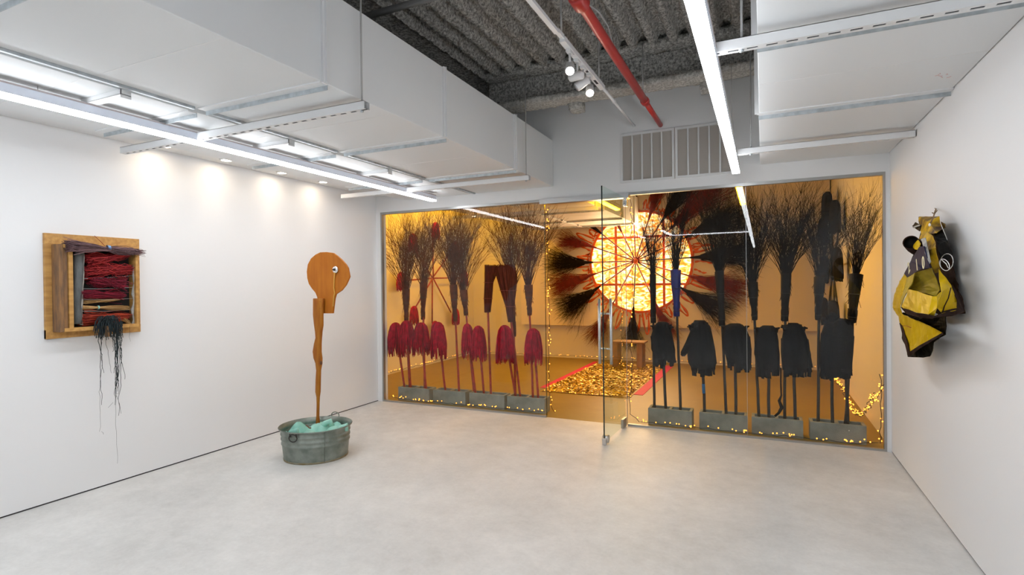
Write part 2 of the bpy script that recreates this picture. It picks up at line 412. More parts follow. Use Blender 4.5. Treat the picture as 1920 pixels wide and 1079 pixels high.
# ------------------------------------------------------------------ vents
for k, (a, b) in enumerate(((VX0, 4.142), (4.148, VX1))):
    base = (a, 0, VZ0)
    v = empty('wall_vent', base, ('white louvred wall vent on the left, below the red pipe end', 'white louvred wall vent on the right, behind the long vertical light')[k], 'vent', 'return air vents above the glass')
    f = MB(); fw = .028
    f.box(a, b, -.012, .03, VZ0, VZ0+fw); f.box(a, b, -.012, .03, VZ1-fw, VZ1)
    f.box(a, a+fw, -.012, .03, VZ0+fw, VZ1-fw); f.box(b-fw, b, -.012, .03, VZ0+fw, VZ1-fw)
    iw = (b-a-2*fw)
    for i in range(1, 5):
        x = a+fw+iw*i/5; f.box(x-.009, x+.009, -.010, .03, VZ0+fw, VZ1-fw)
    fo = bevel(f.build('frame', 'vent', v, base), .002)
    l = MB(); n = 30; zz = VZ1-VZ0-2*fw
    for i in range(n):
        z = VZ0+fw+zz*(i+.5)/n
        vs = [(a+fw, -.004, z+.006), (b-fw, -.004, z+.006), (b-fw, .012, z-.006), (a+fw, .012, z-.006)]
        l.add(vs, [(0, 1, 2, 3)]); l.add([(p[0], p[1]+.001, p[2]-.0015) for p in vs], [(3, 2, 1, 0)])
    l.build('louvres', 'louvre', fo, base)
    MB().box(a+.004, b-.004, .05, .06, VZ0+.004, VZ1-.004).build('throat', 'ventback', v, base)

# ------------------------------------------------------------------ ducts and struts
def duct(label, x0, x1, z0, z1, y0, y1, seams, group, side=None):
    base = (x0, y0, z0)
    r = empty('air_duct', base, label, 'duct', group)
    bevel(MB().box(x0, x1, y0, y1, z0, z1).build('duct_body', 'duct', r, base), .004)
    for y in seams:
        f = MB(); sd = side == 'N'
        f.box(x0-.002, x1+.002, y-.034, y+.030, z0-.008, z0)
        f.box(x0-.002, x1+.002, y+.026, y+.030, z0-.036, z0-.006, 1)
        if side != 'L' and not sd: f.box(x1, x1+.014, y-.018, y+.018, z0-.002, z1); f.box(x1+.01, x1+.030, y-.002, y+.002, z0-.002, z1)
        if side != 'R' and not sd: f.box(x0-.014, x0, y-.018, y+.018, z0-.002, z1); f.box(x0-.030, x0-.01, y-.002, y+.002, z0-.002, z1)
        f.build('seam_flange', ['white', 'galv'], r, base)
    ys = sorted(seams)
    for i in range(len(ys)-1):
        y = (ys[i]+ys[i+1])/2; MB().box(x0+.01, x1-.01, y-.003, y+.003, z0-.0015, z0).build('insulation_joint', 'white', r, base)
    return r
SE = [-9.1, -7.8, -6.5, -5.2, -3.89, -2.55, -1.16]
duct('white insulated duct beside the left wall, above the left linear light', .42, 1.50, 2.90, 3.47, YR+.01, -.004, SE, None, 'N')
duct('white insulated duct beside the open foam ceiling, left of the red pipe', 1.60, 2.68, 2.90, 3.47, YR+.01, -.004, SE, None, 'R')
duct('large white duct against the right wall', 5.02, XR-.006, 2.93, 3.96, YR+.01, -.004, [-9.2, -7.9, -6.6, -5.3, -4.6, -3.24, -1.93], None, 'L')
duct('duct above the red mops in the amber room, nearest the yellow wall', .42, 1.50, 2.90, 3.47, T+.004, BY-.2, [1.0, 2.3, 3.6, 4.6], None)
duct('duct above the doorway in the amber room, beside the yellow light', 1.60, 2.68, 2.90, 3.47, T+.004, BY-.2, [1.0, 2.3, 3.6, 4.6], None)
# the gap strip between the paired ducts
g = MB(); g.box(1.500, 1.600, YR, 0, 2.93, 2.94, 0)
for i in range(len(SE)-1): g.box(1.575, 1.598, SE[i]+.05, SE[i+1]-.05, 2.885, 2.935, 1)
g.box(1.575, 1.598, SE[-1]+.05, -.04, 2.885, 2.935, 1)
tag(g.build('duct_gap_strip', ['duct', 'galv'], None, (1.5, YR, 2.88)), 'long grey metal strip closing the gap between the two left ducts', 'metal strip')
def strut(label, x0, x1, y, ztop, rods, group='slotted struts carrying the ducts', roof=CZ):
    base = (x0, y, ztop-.042)
    r = empty('slotted_strut', base, label, 'strut', group)
    z1 = ztop; z0 = ztop-.052; b = MB()
    b.box(x0, x1, y-.027, y-.024, z0, z1); b.box(x0, x1, y+.024, y+.027, z0, z1); b.box(x0, x1, y-.027, y+.027, z1-.003, z1)
    # slotted bottom face: rails and bridges with dark slots between
    b.box(x0, x1, y-.024, y-.009, z0, z0+.003); b.box(x0, x1, y+.009, y+.024, z0, z0+.003)
    n = int((x1-x0)/.085)
    for i in range(n):
        xa = x0+(x1-x0)*i/n; b.box(xa, xa+.038, y-.009, y+.009, z0, z0+.003)
    b.box(x0+.002, x1-.002, y-.0105, y+.0105, z0+.004, z0+.005, 1)
    b.build('channel', ['white', 'dark'], r, base)
    for x in rods:
        MB().tube([(x, y, z1), (x, y, roof)], .006, 8).build('hanger_rod', 'greypipe', r, base)
        MB().tube([(x, y, z0-.012), (x, y, z0-.002)], .011, 6).build('nut', 'galv', r, base)
strut('slotted white strut under the left ducts, nearer the camera', .20, 2.76, -3.60, 2.864, (2.72,))
strut('slotted white strut under the left ducts near the glass wall', .15, 2.76, -.95, 2.864, (2.72,))
strut('slotted white strut under the right duct at the top of the photo', 4.76, XR-.01, -3.42, 2.894, (4.95,))
strut('slotted white strut under the right duct, behind the lower end of the right light', 4.80, XR-.01, -1.0, 2.894, (4.95,))
strut('slotted strut across the ducts in the amber room', .2, 2.76, 1.7, 2.864, (2.72,))
# short brackets on the left duct
for y, lab in ((-4.33, 'short white bracket under the left duct at the far left of the photo'), (-3.05, 'short white bracket under the left duct beyond the slotted strut'), (-1.75, 'short white bracket under the left duct near its middle')):
    b = MB().box(1.10, 1.52, y-.03, y+.03, 2.868, 2.872); b.box(1.10, 1.52, y-.03, y-.027, 2.87, 2.90); b.box(1.515, 1.52, y-.03, y+.03, 2.85, 2.90)
    tag(b.build('duct_bracket', 'white', None, (1.1, y, 2.87)), lab, 'bracket', 'small brackets under the left duct')

# ------------------------------------------------------------------ linear lights
def linear(label, x, y0, y1, z, group='white linear lights', m='tube', axis='y', wires=()):
    if axis == 'y': bx = lambda d0, d1, z0, z1, e=0: (x-d1, x+d1, y0+e, y1-e, z0, z1)
    else: bx = lambda d0, d1, z0, z1, e=0: (y0+e, y1-e, x-d1, x+d1, z0, z1)
    base = (x, y0, z) if axis == 'y' else (y0, x, z)
    r = empty('linear_light', base, label, 'light', group)
    MB().box(*bx(0, .034, z, z+.020)).build('diffuser', m, r, base)
    MB().box(*bx(0, .034, z+.020, z+.074)).build('side_profile', 'lightside', r, base)
    MB().box(*bx(-.0, .036, z+.074, z+.084)).build('housing', 'housing', r, base)
    for q in wires:
        p = (x, q) if axis == 'y' else (q, x)
        MB().tube([(p[0], p[1], z+.08), (p[0], p[1], 2.90 if .4 < x < 2.6 and z < 2.8 else CZ)], .0025, 6).build('suspension_wire', 'wire', r, base)
    return r
linear('long white linear light hanging under the right side of the open ceiling', 4.80, -12.8, -.40, 2.785, wires=(-1.2, -4, -8))
linear('long white linear light under the left ducts', 1.13, -9.0, -.32, 2.785, wires=(-1.6, -3, -4.6, -7))
linear('white linear light crossing the room behind the camera', -6.8, 3.10, 4.76, 2.785, axis='x')
linear('short white linear light behind the camera, meeting the crossing light', 3.10, -6.76, -5.4, 2.785)
linear('short white linear light behind the camera between the long ones', 2.38, -7.2, -6.0, 2.785)
linear('yellow glowing linear light over the right side of the amber room', 4.78, .62, 2.5, 2.84, 'yellow lights of the amber room', 'ytube', wires=(.8, 2.2))
linear('yellow glowing linear light beside the duct in the amber room', 2.96, .9, 2.15, 2.84, 'yellow lights of the amber room', 'ytube', wires=(1.1, 2.0))
linear('high yellow linear light washing the yellow wall above the red mops', -.45, .6, 4.6, 3.65, 'yellow lights of the amber room', 'ytube', wires=(1.1, 4.0))
# recessed wall washers
for k, (y, lab) in enumerate(zip((-3.20, -2.58, -1.88, -1.25), ('recessed round ceiling lamp in the left soffit, farthest from the glass wall', 'second recessed round ceiling lamp in the left soffit from the camera', 'third recessed round ceiling lamp in the left soffit', 'recessed round ceiling lamp in the left soffit, nearest the glass wall'))):
    b = (.12, y, 2.975)
    r = empty('recessed_lamp', b, lab, 'lamp', 'recessed lamps in the left soffit')
    MB().lathe([(.045, -.004), (.062, -.004), (.064, .009), (.045, .009)], (0.12, y, 2.976), 24).build('trim_ring', 'white', r, b)
    MB().lathe([(.0001, 0), (.045, 0)], (0.12, y, 2.974), 24).build('lens', 'spot', r, b)
    L = bpy.data.lights.new('washer_beam', 'SPOT'); L.energy = 2.4; L.color = (1, .86, .72); L.spot_size = R(66); L.spot_blend = 1; L.shadow_soft_size = .04
    lo = bpy.data.objects.new('washer_beam', L); COL.objects.link(lo); lo.parent = r; lo.location = (0, 0, -.03); lo.rotation_euler = (0, R(7), 0)

# ------------------------------------------------------------------ track with spot heads, red pipe, conduits
TX, TZ = 3.69, 3.52
tr = empty('track_light_rail', (TX, -4.2, TZ), 'white track rail with spot heads beside the red pipe', 'track rail')
b = MB(); b.box(TX-.018, TX+.018, -4.6, -2.62, TZ-.012, TZ+.014); b.box(TX-.016, TX+.016, -2.62, -2.5, TZ+.0, TZ+.03)
b.build('conduit_rail', 'white', tr, tr.location)
b = MB(); b.box(TX-.024, TX+.024, -2.5, -1.38, TZ-.022, TZ+.016)
for y in (-2.3, -2.12, -1.9, -1.6): b.box(TX-.010, TX+.010, y-.05, y+.05, TZ-.0235, TZ-.0215, 1)
b.build('track', ['white', 'dark'], tr, tr.location)
MB().tube([(TX, -1.38, TZ), (TX, -.002, TZ)], .014, 10).build('conduit', 'white', tr, tr.location)
MB().tube([(TX, -.98, TZ), (TX, -.93, TZ)], .019, 10).build('coupling', 'white', tr, tr.location)
for y in (-2.52, -1.50):
    MB().tube([(TX, y, TZ), (TX, y, CZ)], .007, 8).build('drop_rod', 'greypipe', tr, tr.location)
MB().lathe([(.001, .03), (.055, .025), (.06, 0), (.001, -.001)], (TX, -1.50, CZ-.07), 20).build('canopy', 'white', tr, tr.location)
def head(y, dirv, lab, lit=True):
    p = V((TX, y, TZ-.022)); r = empty('track_spotlight', p, lab, 'spotlight', 'spot heads on the track rail')
    d = V(dirv).normalized(); piv = p+V((0, 0, -.13))
    b = MB(); b.box(p.x-.018, p.x+.018, y-.04, y+.04, TZ-.045, TZ-.022); b.build('adapter', 'white', r, p)
    s = MB(); s.tube([p+V((0, .0, -.02)), p+V((0, 0, -.12))], .009, 8); s.build('stem', 'white', r, p)
    q = piv
    MB().tube([q-d*.05, q-d*.045, q+d*.065, q+d*.07], [.02, .034, .038, .036], 18).build('lamp_can', 'white', r, p)
    MB().tube([q+d*.0705, q+d*.075], [.031, .029], 16).build('lens', 'spot' if lit else 'alu', r, p)
    if lit:
        L = bpy.data.lights.new('beam', 'SPOT'); L.energy = 22; L.color = (1, .9, .8); L.spot_size = R(40); L.spot_blend = .6; L.shadow_soft_size = .03
        lo = bpy.data.objects.new('beam', L); COL.objects.link(lo); lo.parent = r; lo.location = q+d*.09-p
        lo.rotation_mode = 'QUATERNION'; lo.rotation_quaternion = d.to_track_quat('-Z', 'Y')
head(-2.33, (.25, -.75, -.75), 'glowing spot head on the track, farthest from the glass wall')
head(-2.14, (-.8, .3, .1), 'white spot head turned sideways on the track, next to the first glowing one', False)
head(-1.98, (-.75, -.2, -.5), 'white spot head between the two glowing ones, pointing at the left wall', False)
head(-1.80, (.25, -.75, -.8), 'glowing spot head on the track, nearest the glass wall')
PX, PZ = 3.99, 3.49
rp = empty('sprinkler_pipe', (PX, -6, PZ), 'red sprinkler pipe running along the open ceiling into the wall', 'pipe')
MB().tube([(PX, -6.5, PZ), (PX, -.9, PZ)], .036, 18).build('pipe', 'redpipe', rp, rp.location)
MB().tube([(PX, -.9, PZ), (PX, -.001, PZ)], .027, 18).build('thin_pipe', 'redpipe', rp, rp.location)
for (a, b_, rr) in ((-.95, -.86, .043), (-3.10, -2.96, .056), (-3.16, -3.10, .045)):
    MB().tube([(PX, a, PZ), (PX, a+.015, PZ), (PX, b_-.015, PZ), (PX, b_, PZ)], [rr*.9, rr, rr, rr*.9], 18).build('coupling', 'redjoint', rp, rp.location)
MB().tube([(PX, -1.0, PZ+.03), (PX, -1.0, CZ-.02)], .006, 8).build('hanger', 'greypipe', rp, rp.location)
pts = [(3.98+.05*math.sin(i*.9), -2.9+i*.22, PZ+.06+.02*math.sin(i*1.3)) for i in range(8)]
tag(MB().tube(pts, .006, 6).build('loose_cable', 'greypipe', None, pts[0]), 'thin pale cable draped behind the red pipe', 'cable')
a = at(2, 3.8, 688, 30)
tag(MB().tube([(2.15, -2.96, 3.8), (4.9, -2.96, 3.8)][0:1]+[(5.01, -3.0, 3.8)], .026, 14).build('ceiling_conduit', 'greypipe', None, (2.15, -2.96, 3.8)), 'grey conduit crossing the foam ceiling at the top of the photo', 'pipe')

# foam covered beam
def lumpy(x0, x1, y0, y1, z0, z1, step=.03, a=.018, seed=0, mb=None):
    mb = mb or MB(); nx = max(2, int((x1-x0)/step)); ring = []
    pts = []
    ny = max(2, int((y1-y0)/step)); nz = max(2, int((z1-z0)/step))
    for i in range(ny): pts.append((y0+(y1-y0)*i/ny, z0))
    for i in range(nz): pts.append((y1, z0+(z1-z0)*i/nz))
    for i in range(ny): pts.append((y1-(y1-y0)*i/ny, z1))
    for i in range(nz): pts.append((y0, z1-(z1-z0)*i/nz))
    k = len(pts); cy, cz = (y0+y1)/2, (z0+z1)/2; vs = []
    for i in range(nx+1):
        x = x0+(x1-x0)*i/nx
        for (y, z) in pts:
            q = V((x, y, z+seed)); d = 1+.0
            n1 = mn.noise(q*14)*a*1.3+mn.noise(q*35)*a
            dy, dz = y-cy, z-cz; l = math.hypot(dy, dz)+1e-6
            vs.append((x, y+dy/l*n1, z+dz/l*n1))
    fs = [(i*k+j, i*k+(j+1) % k, (i+1)*k+(j+1) % k, (i+1)*k+j) for i in range(nx) for j in range(k)]
    fs.append(tuple(range(k-1, -1, -1))); fs.append(tuple(nx*k+j for j in range(k)))
    return mb.add(vs, fs, 0, True)
bm = empty('ceiling_beam', (2.2, -.75, 3.66), 'foam sprayed steel beam crossing the ceiling in front of the grey wall', 'beam')
lumpy(2.2, 5.02, -.80, -.72, 3.70, CZ-.03, .035).build('web', 'foam', bm, bm.location)
lumpy(2.2, 5.02, -.90, -.66, 3.655, 3.715, .025).build('flange', 'foamlight', bm, bm.location)
lumpy(2.2, 5.02, -.98, -.80, CZ-.07, CZ-.0, .035).build('top_flange', 'foam', bm, bm.location)
for x, l in ((3.2, 'foam coated hanger stub under the beam, left of the spot heads'), (4.56, 'foam coated hanger stub under the beam, beside the right linear light')):
    tag(lumpy(x-.07, x+.07, -.72, -.56, 3.58, 3.68, .025, .012, x).build('beam_stub', 'foamlight', None, (x, -.65, 3.6)), l, 'bracket', 'stubs under the foam beam')

# red pencil scribbles on the right duct
random.seed(4)
pm_ = empty('pencil_mark', at(2, 2.9285, 1765, 143), 'faint red pencil marks on the underside of the right duct', 'mark')
for i in range(7):
    p = at(2, 2.9285, 1758+random.random()*20, 138+random.random()*10)
    q = p+V((random.uniform(-.03, .03), random.uniform(-.03, .03), 0))
    MB().tube([p, (p+q)/2+V((.004, .006, 0)), q], .0012, 4).build('stroke', 'mark', pm_, p)

# ================================================================== BROOMS, MOPS, BLOCKS
BASEY = .27; BT = .195
def cblock(x0, x1, y0, lab):
    # two-core concrete block: outer ring, web, floorless cores
    y1 = y0+.195; z1 = BT; t = .032; xm = (x0+x1)/2
    base = ((x0+x1)/2, (y0+y1)/2, 0)
    b = MB(); b.box(x0, x1, y0, y0+t, 0, z1); b.box(x0, x1, y1-t, y1, 0, z1)
    b.box(x0, x0+t, y0+t, y1-t, 0, z1); b.box(x1-t, x1, y0+t, y1-t, 0, z1); b.box(xm-t/2, xm+t/2, y0+t, y1-t, 0, z1)
    o = b.build('concrete_block', 'block', None, base); bevel(o, .004)
    return tag(o, lab, 'block', 'concrete blocks holding the poles')
BL = [(.15, .69, 'grey concrete block on the left, nearest the left jamb of the glass'),
      (.755, 1.285, 'grey concrete block, second from the left jamb'),
      (1.345, 1.885, 'grey concrete block, third from the left jamb'),
      (1.925, 2.465, 'grey concrete block holding red poles just left of the doorway'),
      (3.785, 4.285, 'grey concrete block holding black poles just right of the doorway'),
      (4.365, 4.87, 'grey concrete block under the black mop with the blue taped pole'),
      (4.915, 5.418, 'grey concrete block holding four black poles, second from the right jamb'),
      (5.482, 5.99, 'grey concrete block with a white spot, nearest the right jamb')]
for i, (a, b, l) in enumerate(BL):
    o = cblock(a, b, .17 if i != 0 else .165, l)
sp = at(1, .169, 1592, 808)
tag(MB().lathe([(.0001, 0), (.006, 0)], (0, 0, 0), 10).build('_', 'knob', mesh_only=True) and put(bpy.data.meshes['_'], 'white_sticker', None, sp, Quaternion((1, 0, 0), R(90))), 'tiny white dot stuck on the rightmost concrete block', 'sticker')
bpy.data.meshes['_'].name = 'white_sticker'

rng = random.Random(7)
def twig_mesh(name, m, n, spread, seed, flat=1.0, curl=1.0, branches=3, r0=.0034, fill=.7, gather=.03):
    """unit broom head along +Z, length 1 m, base at origin"""
    g = random.Random(seed); b = MB()
    def path(p, d, L, k, wig, out):
        pts = [p.copy()]; dd = d.copy()
        for i in range(k):
            dd = (dd + V((g.gauss(0, wig), g.gauss(0, wig)*flat, g.gauss(0, wig*.6))) + out*.05).normalized()
            pts.append(pts[-1]+dd*L/k)
        return pts
    for i in range(n):
        th = g.uniform(0, 2*math.pi); rr = g.random()**fill
        ox, oy = math.cos(th)*rr, math.sin(th)*rr*flat
        d = V((ox*spread, oy*spread, 1)).normalized()
        p = V((ox*gather, oy*gather, g.uniform(-.03, .05)))
        L = g.uniform(.6, 1.02)
        pts = path(p, d, L, 6, .075*curl, V((ox, oy, 0))*curl)
        b.tube(pts, [r0, r0*.9, r0*.8, r0*.65, r0*.5, r0*.35, r0*.2], 3, cap=False)
        for q in range(branches):
            a = g.randint(2, 5); bd = (pts[a]-pts[a-1]).normalized()
            bd = (bd+V((g.gauss(0, .35), g.gauss(0, .35)*flat, g.uniform(0, .3)))).normalized()
            pp = path(pts[a], bd, g.uniform(.12, .32), 3, .12*curl, V((ox, oy, 0))*0)
            b.tube(pp, [r0*.45, r0*.4, r0*.3, r0*.2], 3, cap=False)
    return b.build(name, m, mesh_only=True)
TW = {'maroon': [twig_mesh('maroon_twig_fan', 'maroon', 84, .27, s, branches=8, curl=1.9, r0=.0036) for s in (1, 2)],
      'black': [twig_mesh('black_twig_fan', 'blacktwig', 100, .27, s, branches=8, curl=1.8, r0=.0036) for s in (4, 5)]}
def binding(name, m, p0, p1, r0, r1, parent, base, seed=0):
    """the bound sleeve of a twig broom: ridged, frayed at its lower rim"""
    p0 = V(p0); p1 = V(p1); ax = (p1-p0); L = ax.length; q = ax.to_track_quat('Z', 'Y'); g = random.Random(seed); b = MB()
    prof = [(r0*.7, 0), (r0, .02*L), (r0*.95, .3*L), (r1*.9, .7*L), (r1, L), (r1*.6, L*1.02)]
    vs = []; n = 28
    for (r, z) in prof:
        for j in range(n):
            t = 2*math.pi*j/n; k = 1+.10*math.sin(j*2.6+seed)+.05*g.uniform(-1, 1)
            vs.append(p0+q @ V((r*k*math.cos(t), r*k*math.sin(t), z)))
    fs = [(i*n+j, i*n+(j+1) % n, (i+1)*n+(j+1) % n, (i+1)*n+j) for i in range(len(prof)-1) for j in range(n)]
    fs.append(tuple(range(n-1, -1, -1)))
    b.add(vs, fs, 0, True)
    for j in range(46):
        t = g.uniform(0, 6.28); z0 = g.uniform(-.03, .2*L) if j % 2 else g.uniform(.3*L, .8*L)
        rr = (r0+(r1-r0)*z0/L)*1.03; z2 = min(L, z0+g.uniform(.06, .2)*max(L, .3))
        fl = 1.0 if j % 4 else 1.5
        b.tube([p0+q @ V((rr*fl*math.cos(t), rr*fl*math.sin(t), z0)), p0+q @ V((rr*math.cos(t+.05), rr*math.sin(t+.05), z2))], [.0025, .003], 3, cap=False)
    return b.build(name, m, parent, base)
def ring_wire(p0, p1, f, r, parent, base, m='cable'):
    p0 = V(p0); p1 = V(p1); q = (p1-p0).to_track_quat('Z', 'Y'); c = p0+(p1-p0)*f
    pts = [c+q @ V((r*math.cos(t*.5236), r*math.sin(t*.5236), 0)) for t in range(13)]
    return MB().tube(pts, .004, 6, cap=False).build('wire_tie', m, parent, base)
def broom(lab, cls, base_px, s0, s1, top, color, kind='twig', sl=(.029, .054), yb=BASEY, ys=None, spread=1.0, pole=True, sleevemat=None, group=None, flatfrac=None):
    """base_px pole foot, s0 lower and s1 upper end of the bound sleeve, top centre of the twigs (all seen points on the row of blocks)"""
    ys = .30 if ys is None else ys
    B = at(1, yb, *base_px); B.z = .004
    S0 = at(1, ys, *s0); S1 = at(1, ys, *s1); Tp = at(1, ys, *top)
    r = empty('twig_broom' if kind == 'twig' else 'flat_broom', B, lab, 'broom', group)
    pm = 'redpole' if color == 'maroon' else 'blackpole'
    g = random.Random(base_px[0]*7+base_px[1])
    if pole:
        N = 9; A = S0+(S1-S0)*.35
        pts = [B+(A-B)*(i/N)+V((g.uniform(-.003, .003), g.uniform(-.003, .003), 0)) for i in range(N+1)]
        MB().tube(pts, [.0165-.003*i/N for i in range(N+1)], 10).build('handle', pm, r, B)
    sm = sleevemat or ('maroon' if color == 'maroon' else 'blacktwig')
    bo_ = binding('binding', sm, S0, S1, sl[0], sl[1], r, B, base_px[0] % 11)
    ring_wire(S0, S1, .12, sl[0]*1.08, bo_, B); ring_wire(S0, S1, .6, (sl[0]+sl[1])/2*1.1, bo_, B)
    ax = Tp-S1; L = ax.length*1.12
    zz = (S1-S0).normalized().lerp(ax.normalized(), .7).normalized(); xx = V((0, 1, 0)).cross(zz).normalized()*g.choice((-1, 1)); yy = zz.cross(xx)
    q = Matrix((xx, yy, zz)).transposed().to_quaternion()
    me = TW[color][base_px[0] % 2]
    put(me, 'twigs', r, S1-ax.normalized()*.06, q, (spread*L, min(spread, .8)*L*.28, L))
    return r
def mop(lab, base_px, tie, top, w, bot, color, seed, ym=.19, group=None, shape='mop'):
    """base_px foot of pole; top/bottom of head and head width w in px"""
    B = at(1, BASEY, *base_px); B.z = .004
    Tp = at(1, ym, *top); Bo = at(1, ym, *bot)
    wid = (at(1, ym, top[0]+w/2, (top[1]+bot[1])/2)-at(1, ym, top[0]-w/2, (top[1]+bot[1])/2)).length
    r = empty('string_mop' if color == 'redmop' else 'rag_mop', B, lab, 'mop', group)
    pm = 'redpole' if color == 'redmop' else 'blackpole'
    E_ = Tp+V((0, 0, -.05)); N = 6; g = random.Random(seed)
    pts = [B+(E_-B)*(i/N)+V((g.uniform(-.002, .002), g.uniform(-.002, .002), 0)) for i in range(N+1)]
    MB().tube(pts, [.016]*(N+1), 10).build('handle', pm, r, B)
    mop_head(Tp, Bo, wid, color, seed, r, B)
    return r
def mop_head(Tp, Bo, wid, color, seed, parent, base, depth=.7):
    g = random.Random(seed); H_ = (Tp-Bo).length; b = MB(); n = 130 if color == 'redmop' else 46
    ax = (Bo-Tp).normalized(); q = (-ax).to_track_quat('Z', 'X')
    if parent_world(parent).x < -1 or (parent_world(parent).x > 6.05): q = q @ Quaternion((0, 0, 1), R(90))
    rad = wid/2*(.88 if color == 'redmop' else 1)
    # inner core
    prof = [(.02, 0), (rad*.4, -.04*H_), (rad*.62, -.16*H_), (rad*.74, -.45*H_), (rad*.78, -.72*H_), (rad*.3, -.76*H_)]
    vs = []; m_ = 20
    for (rr, z) in prof:
        for j in range(m_):
            t = 6.2832*j/m_; k = 1+.09*mn.noise(V((math.cos(t)*2+seed, math.sin(t)*2, z*9)))*2
            vs.append(Tp+q @ V((rr*k*math.cos(t), rr*k*math.sin(t)*depth, z)))
    fs = [((i+1)*m_+j, (i+1)*m_+(j+1) % m_, i*m_+(j+1) % m_, i*m_+j) for i in range(len(prof)-1) for j in range(m_)]
    fs.append(tuple(range(m_))); fs.append(tuple((len(prof)-1)*m_+j for j in range(m_)))
    b.add(vs, fs, 0, True)
    for i in range(n):
        t = g.uniform(0, 6.2832); k = g.uniform(.84, 1.12); L = H_*g.uniform(.74, 1.12)
        if color == 'redmop':
            pts = []
            for (fr, rr) in ((0, .15), (.04, .42), (.13, .68), (.33, .86), (.6, 1.0), (.8, 1.06), (1, 1.04)):
                tt = t+.12*mn.noise(V((t*3, fr*3, seed)))*2
                pts.append(Tp+q @ V((rad*rr*k*math.cos(tt), rad*rr*k*math.sin(tt)*depth, -fr*L+g.uniform(-.004, .004))))
            b.tube(pts, [.006, .008, .008, .0075, .007, .0075, .005], 5, mi=1 if g.random() < .3 else 0)
        else:
            wv = g.uniform(.016, .05); pts = []; side = []
            sw = g.uniform(-.1, .1)
            lv = []; th = .004
            for (fr, rr) in ((.0, .2), (.06, .62), (.18, .85), (.4, .96), (.65, 1.0), (.85, 1.04), (1, 1.02)):
                tt = t+sw*fr; c = V((rad*rr*k*math.cos(tt), rad*rr*k*math.sin(tt)*depth, -fr*L))
                tan = V((-math.sin(tt), math.cos(tt)*depth, .25*g.uniform(-1, 1)*(fr > .9))).normalized()*wv*(.6+.4*min(1, fr*3))
                nrm = V((math.cos(tt), math.sin(tt), 0))*th
                lv.append([c-tan, c+nrm*1.6, c+tan, c-nrm])
            vs = [Tp+q @ p for row in lv for p in row]
            fs = [(a*4+j, a*4+(j+1) % 4, (a+1)*4+(j+1) % 4, (a+1)*4+j) for a in range(len(lv)-1) for j in range(4)]
            fs += [(3, 2, 1, 0), tuple((len(lv)-1)*4+j for j in range(4))]
            b.add(vs, fs, 0, False)
    b.build('mop_head', [color, 'redmop2'] if color == 'redmop' else color, parent, base)

def coat(lab, base_px, top, outline, seed, ym=.18, strips=22):
    """black rags bunched over a pole: outline (seen silhouette points) filled as a folded, closed body with ragged tails"""
    B = at(1, BASEY, *base_px); B.z = .004
    Tp = at(1, ym, *top); g = random.Random(seed)
    r = empty('rag_mop', B, lab, 'mop', 'black rag mops in the concrete blocks')
    N = 6; E_ = Tp+V((0, .05, -.06))
    pts = [B+(E_-B)*(i/N)+V((g.uniform(-.003, .003), g.uniform(-.003, .003), 0)) for i in range(N+1)]
    MB().tube(pts, [.0165]*(N+1), 10).build('handle', 'blackpole', r, B)
    # outline: rows (y_px, x_left, x_right)
    b = MB(); n = 36; rows = []
    for k, (yp, xl, xr) in enumerate(outline):
        a = at(1, ym, xl, yp); c = at(1, ym, xr, yp); mid = (a+c)/2; hw = (c-a).length/2
        row = []
        for j in range(n):
            t = 6.2832*j/n
            fold = 1+.10*math.sin(j*1.9+seed+k*.25)+.06*math.sin(j*3.7+k*.4)
            dp = min(.085, hw*.7)
            row.append(mid+V((hw*math.cos(t)*(.95+.05*fold), dp*math.sin(t)*fold*1.15, .012*math.sin(j*2.3+seed)*(k == len(outline)-1))))
        rows.append(row)
    vs = [p for rw in rows for p in rw]
    fs = [((i+1)*n+j, (i+1)*n+(j+1) % n, i*n+(j+1) % n, i*n+j) for i in range(len(rows)-1) for j in range(n)]
    fs.append(tuple(range(n))); fs.append(tuple((len(rows)-1)*n+j for j in range(n-1, -1, -1)))
    b.add(vs, fs, 0, True)
    # hanging strips round the lower edge and over the shoulders
    yl, xl, xr = outline[-1]; ya, xa, xb = outline[len(outline)//2]
    bl = at(1, ym, xl, yl); br = at(1, ym, xr, yl); al = at(1, ym, xa, ya); ar = at(1, ym, xb, ya)
    for i in range(strips*2):
        f = g.random(); back = g.choice((-1, 1)); wv = g.uniform(.010, .026)
        p0 = al+(ar-al)*(.04+.92*f)+V((0, back*.085*math.sqrt(max(.05, 1-(2*f-1)**2)), 0))
        p1 = bl+(br-bl)*(.0+1.0*f)+V((0, back*.075*math.sqrt(max(.05, 1-(2*f-1)**2)), 0))
        p2 = p1+V((g.uniform(-.01, .01), g.uniform(-.01, .01), -g.uniform(.005, .11)**1.0))
        lv = []
        for p in (p0, (p0+p1)/2+V((g.uniform(-.01, .01), back*.008, 0)), p1, p2):
            tn = V((wv, 0, 0)); nn = V((0, .006, 0))
            lv.append([p-tn, p+nn, p+tn+V((0, 0, g.uniform(-.01, .01))), p-nn])
        b.add([p for rw in lv for p in rw], [(a*4+j, a*4+(j+1) % 4, (a+1)*4+(j+1) % 4, (a+1)*4+j) for a in range(3) for j in range(4)]+[(3, 2, 1, 0), (12, 13, 14, 15)])
    y0_, xa0, xb0 = outline[0]; y1_, xa1, xb1 = outline[1]
    for i in range(14):
        f = g.random(); px_ = xa1+(xb1-xa1)*f; p = at(1, ym+g.uniform(-.05, .05), px_, y0_+(y1_-y0_)*(abs(2*f-1)**1.5)+2)
        d = V(((f-.5)*.09, g.uniform(-.02, .02), g.uniform(.0, .03)))
        b.tube([p-V((0, 0, .03)), p+d*.4, p+d+V((0, 0, -.01))], [.022, .016, .007], 6)
    b.build('rag_head', 'blackcloth', r, B)
    return r

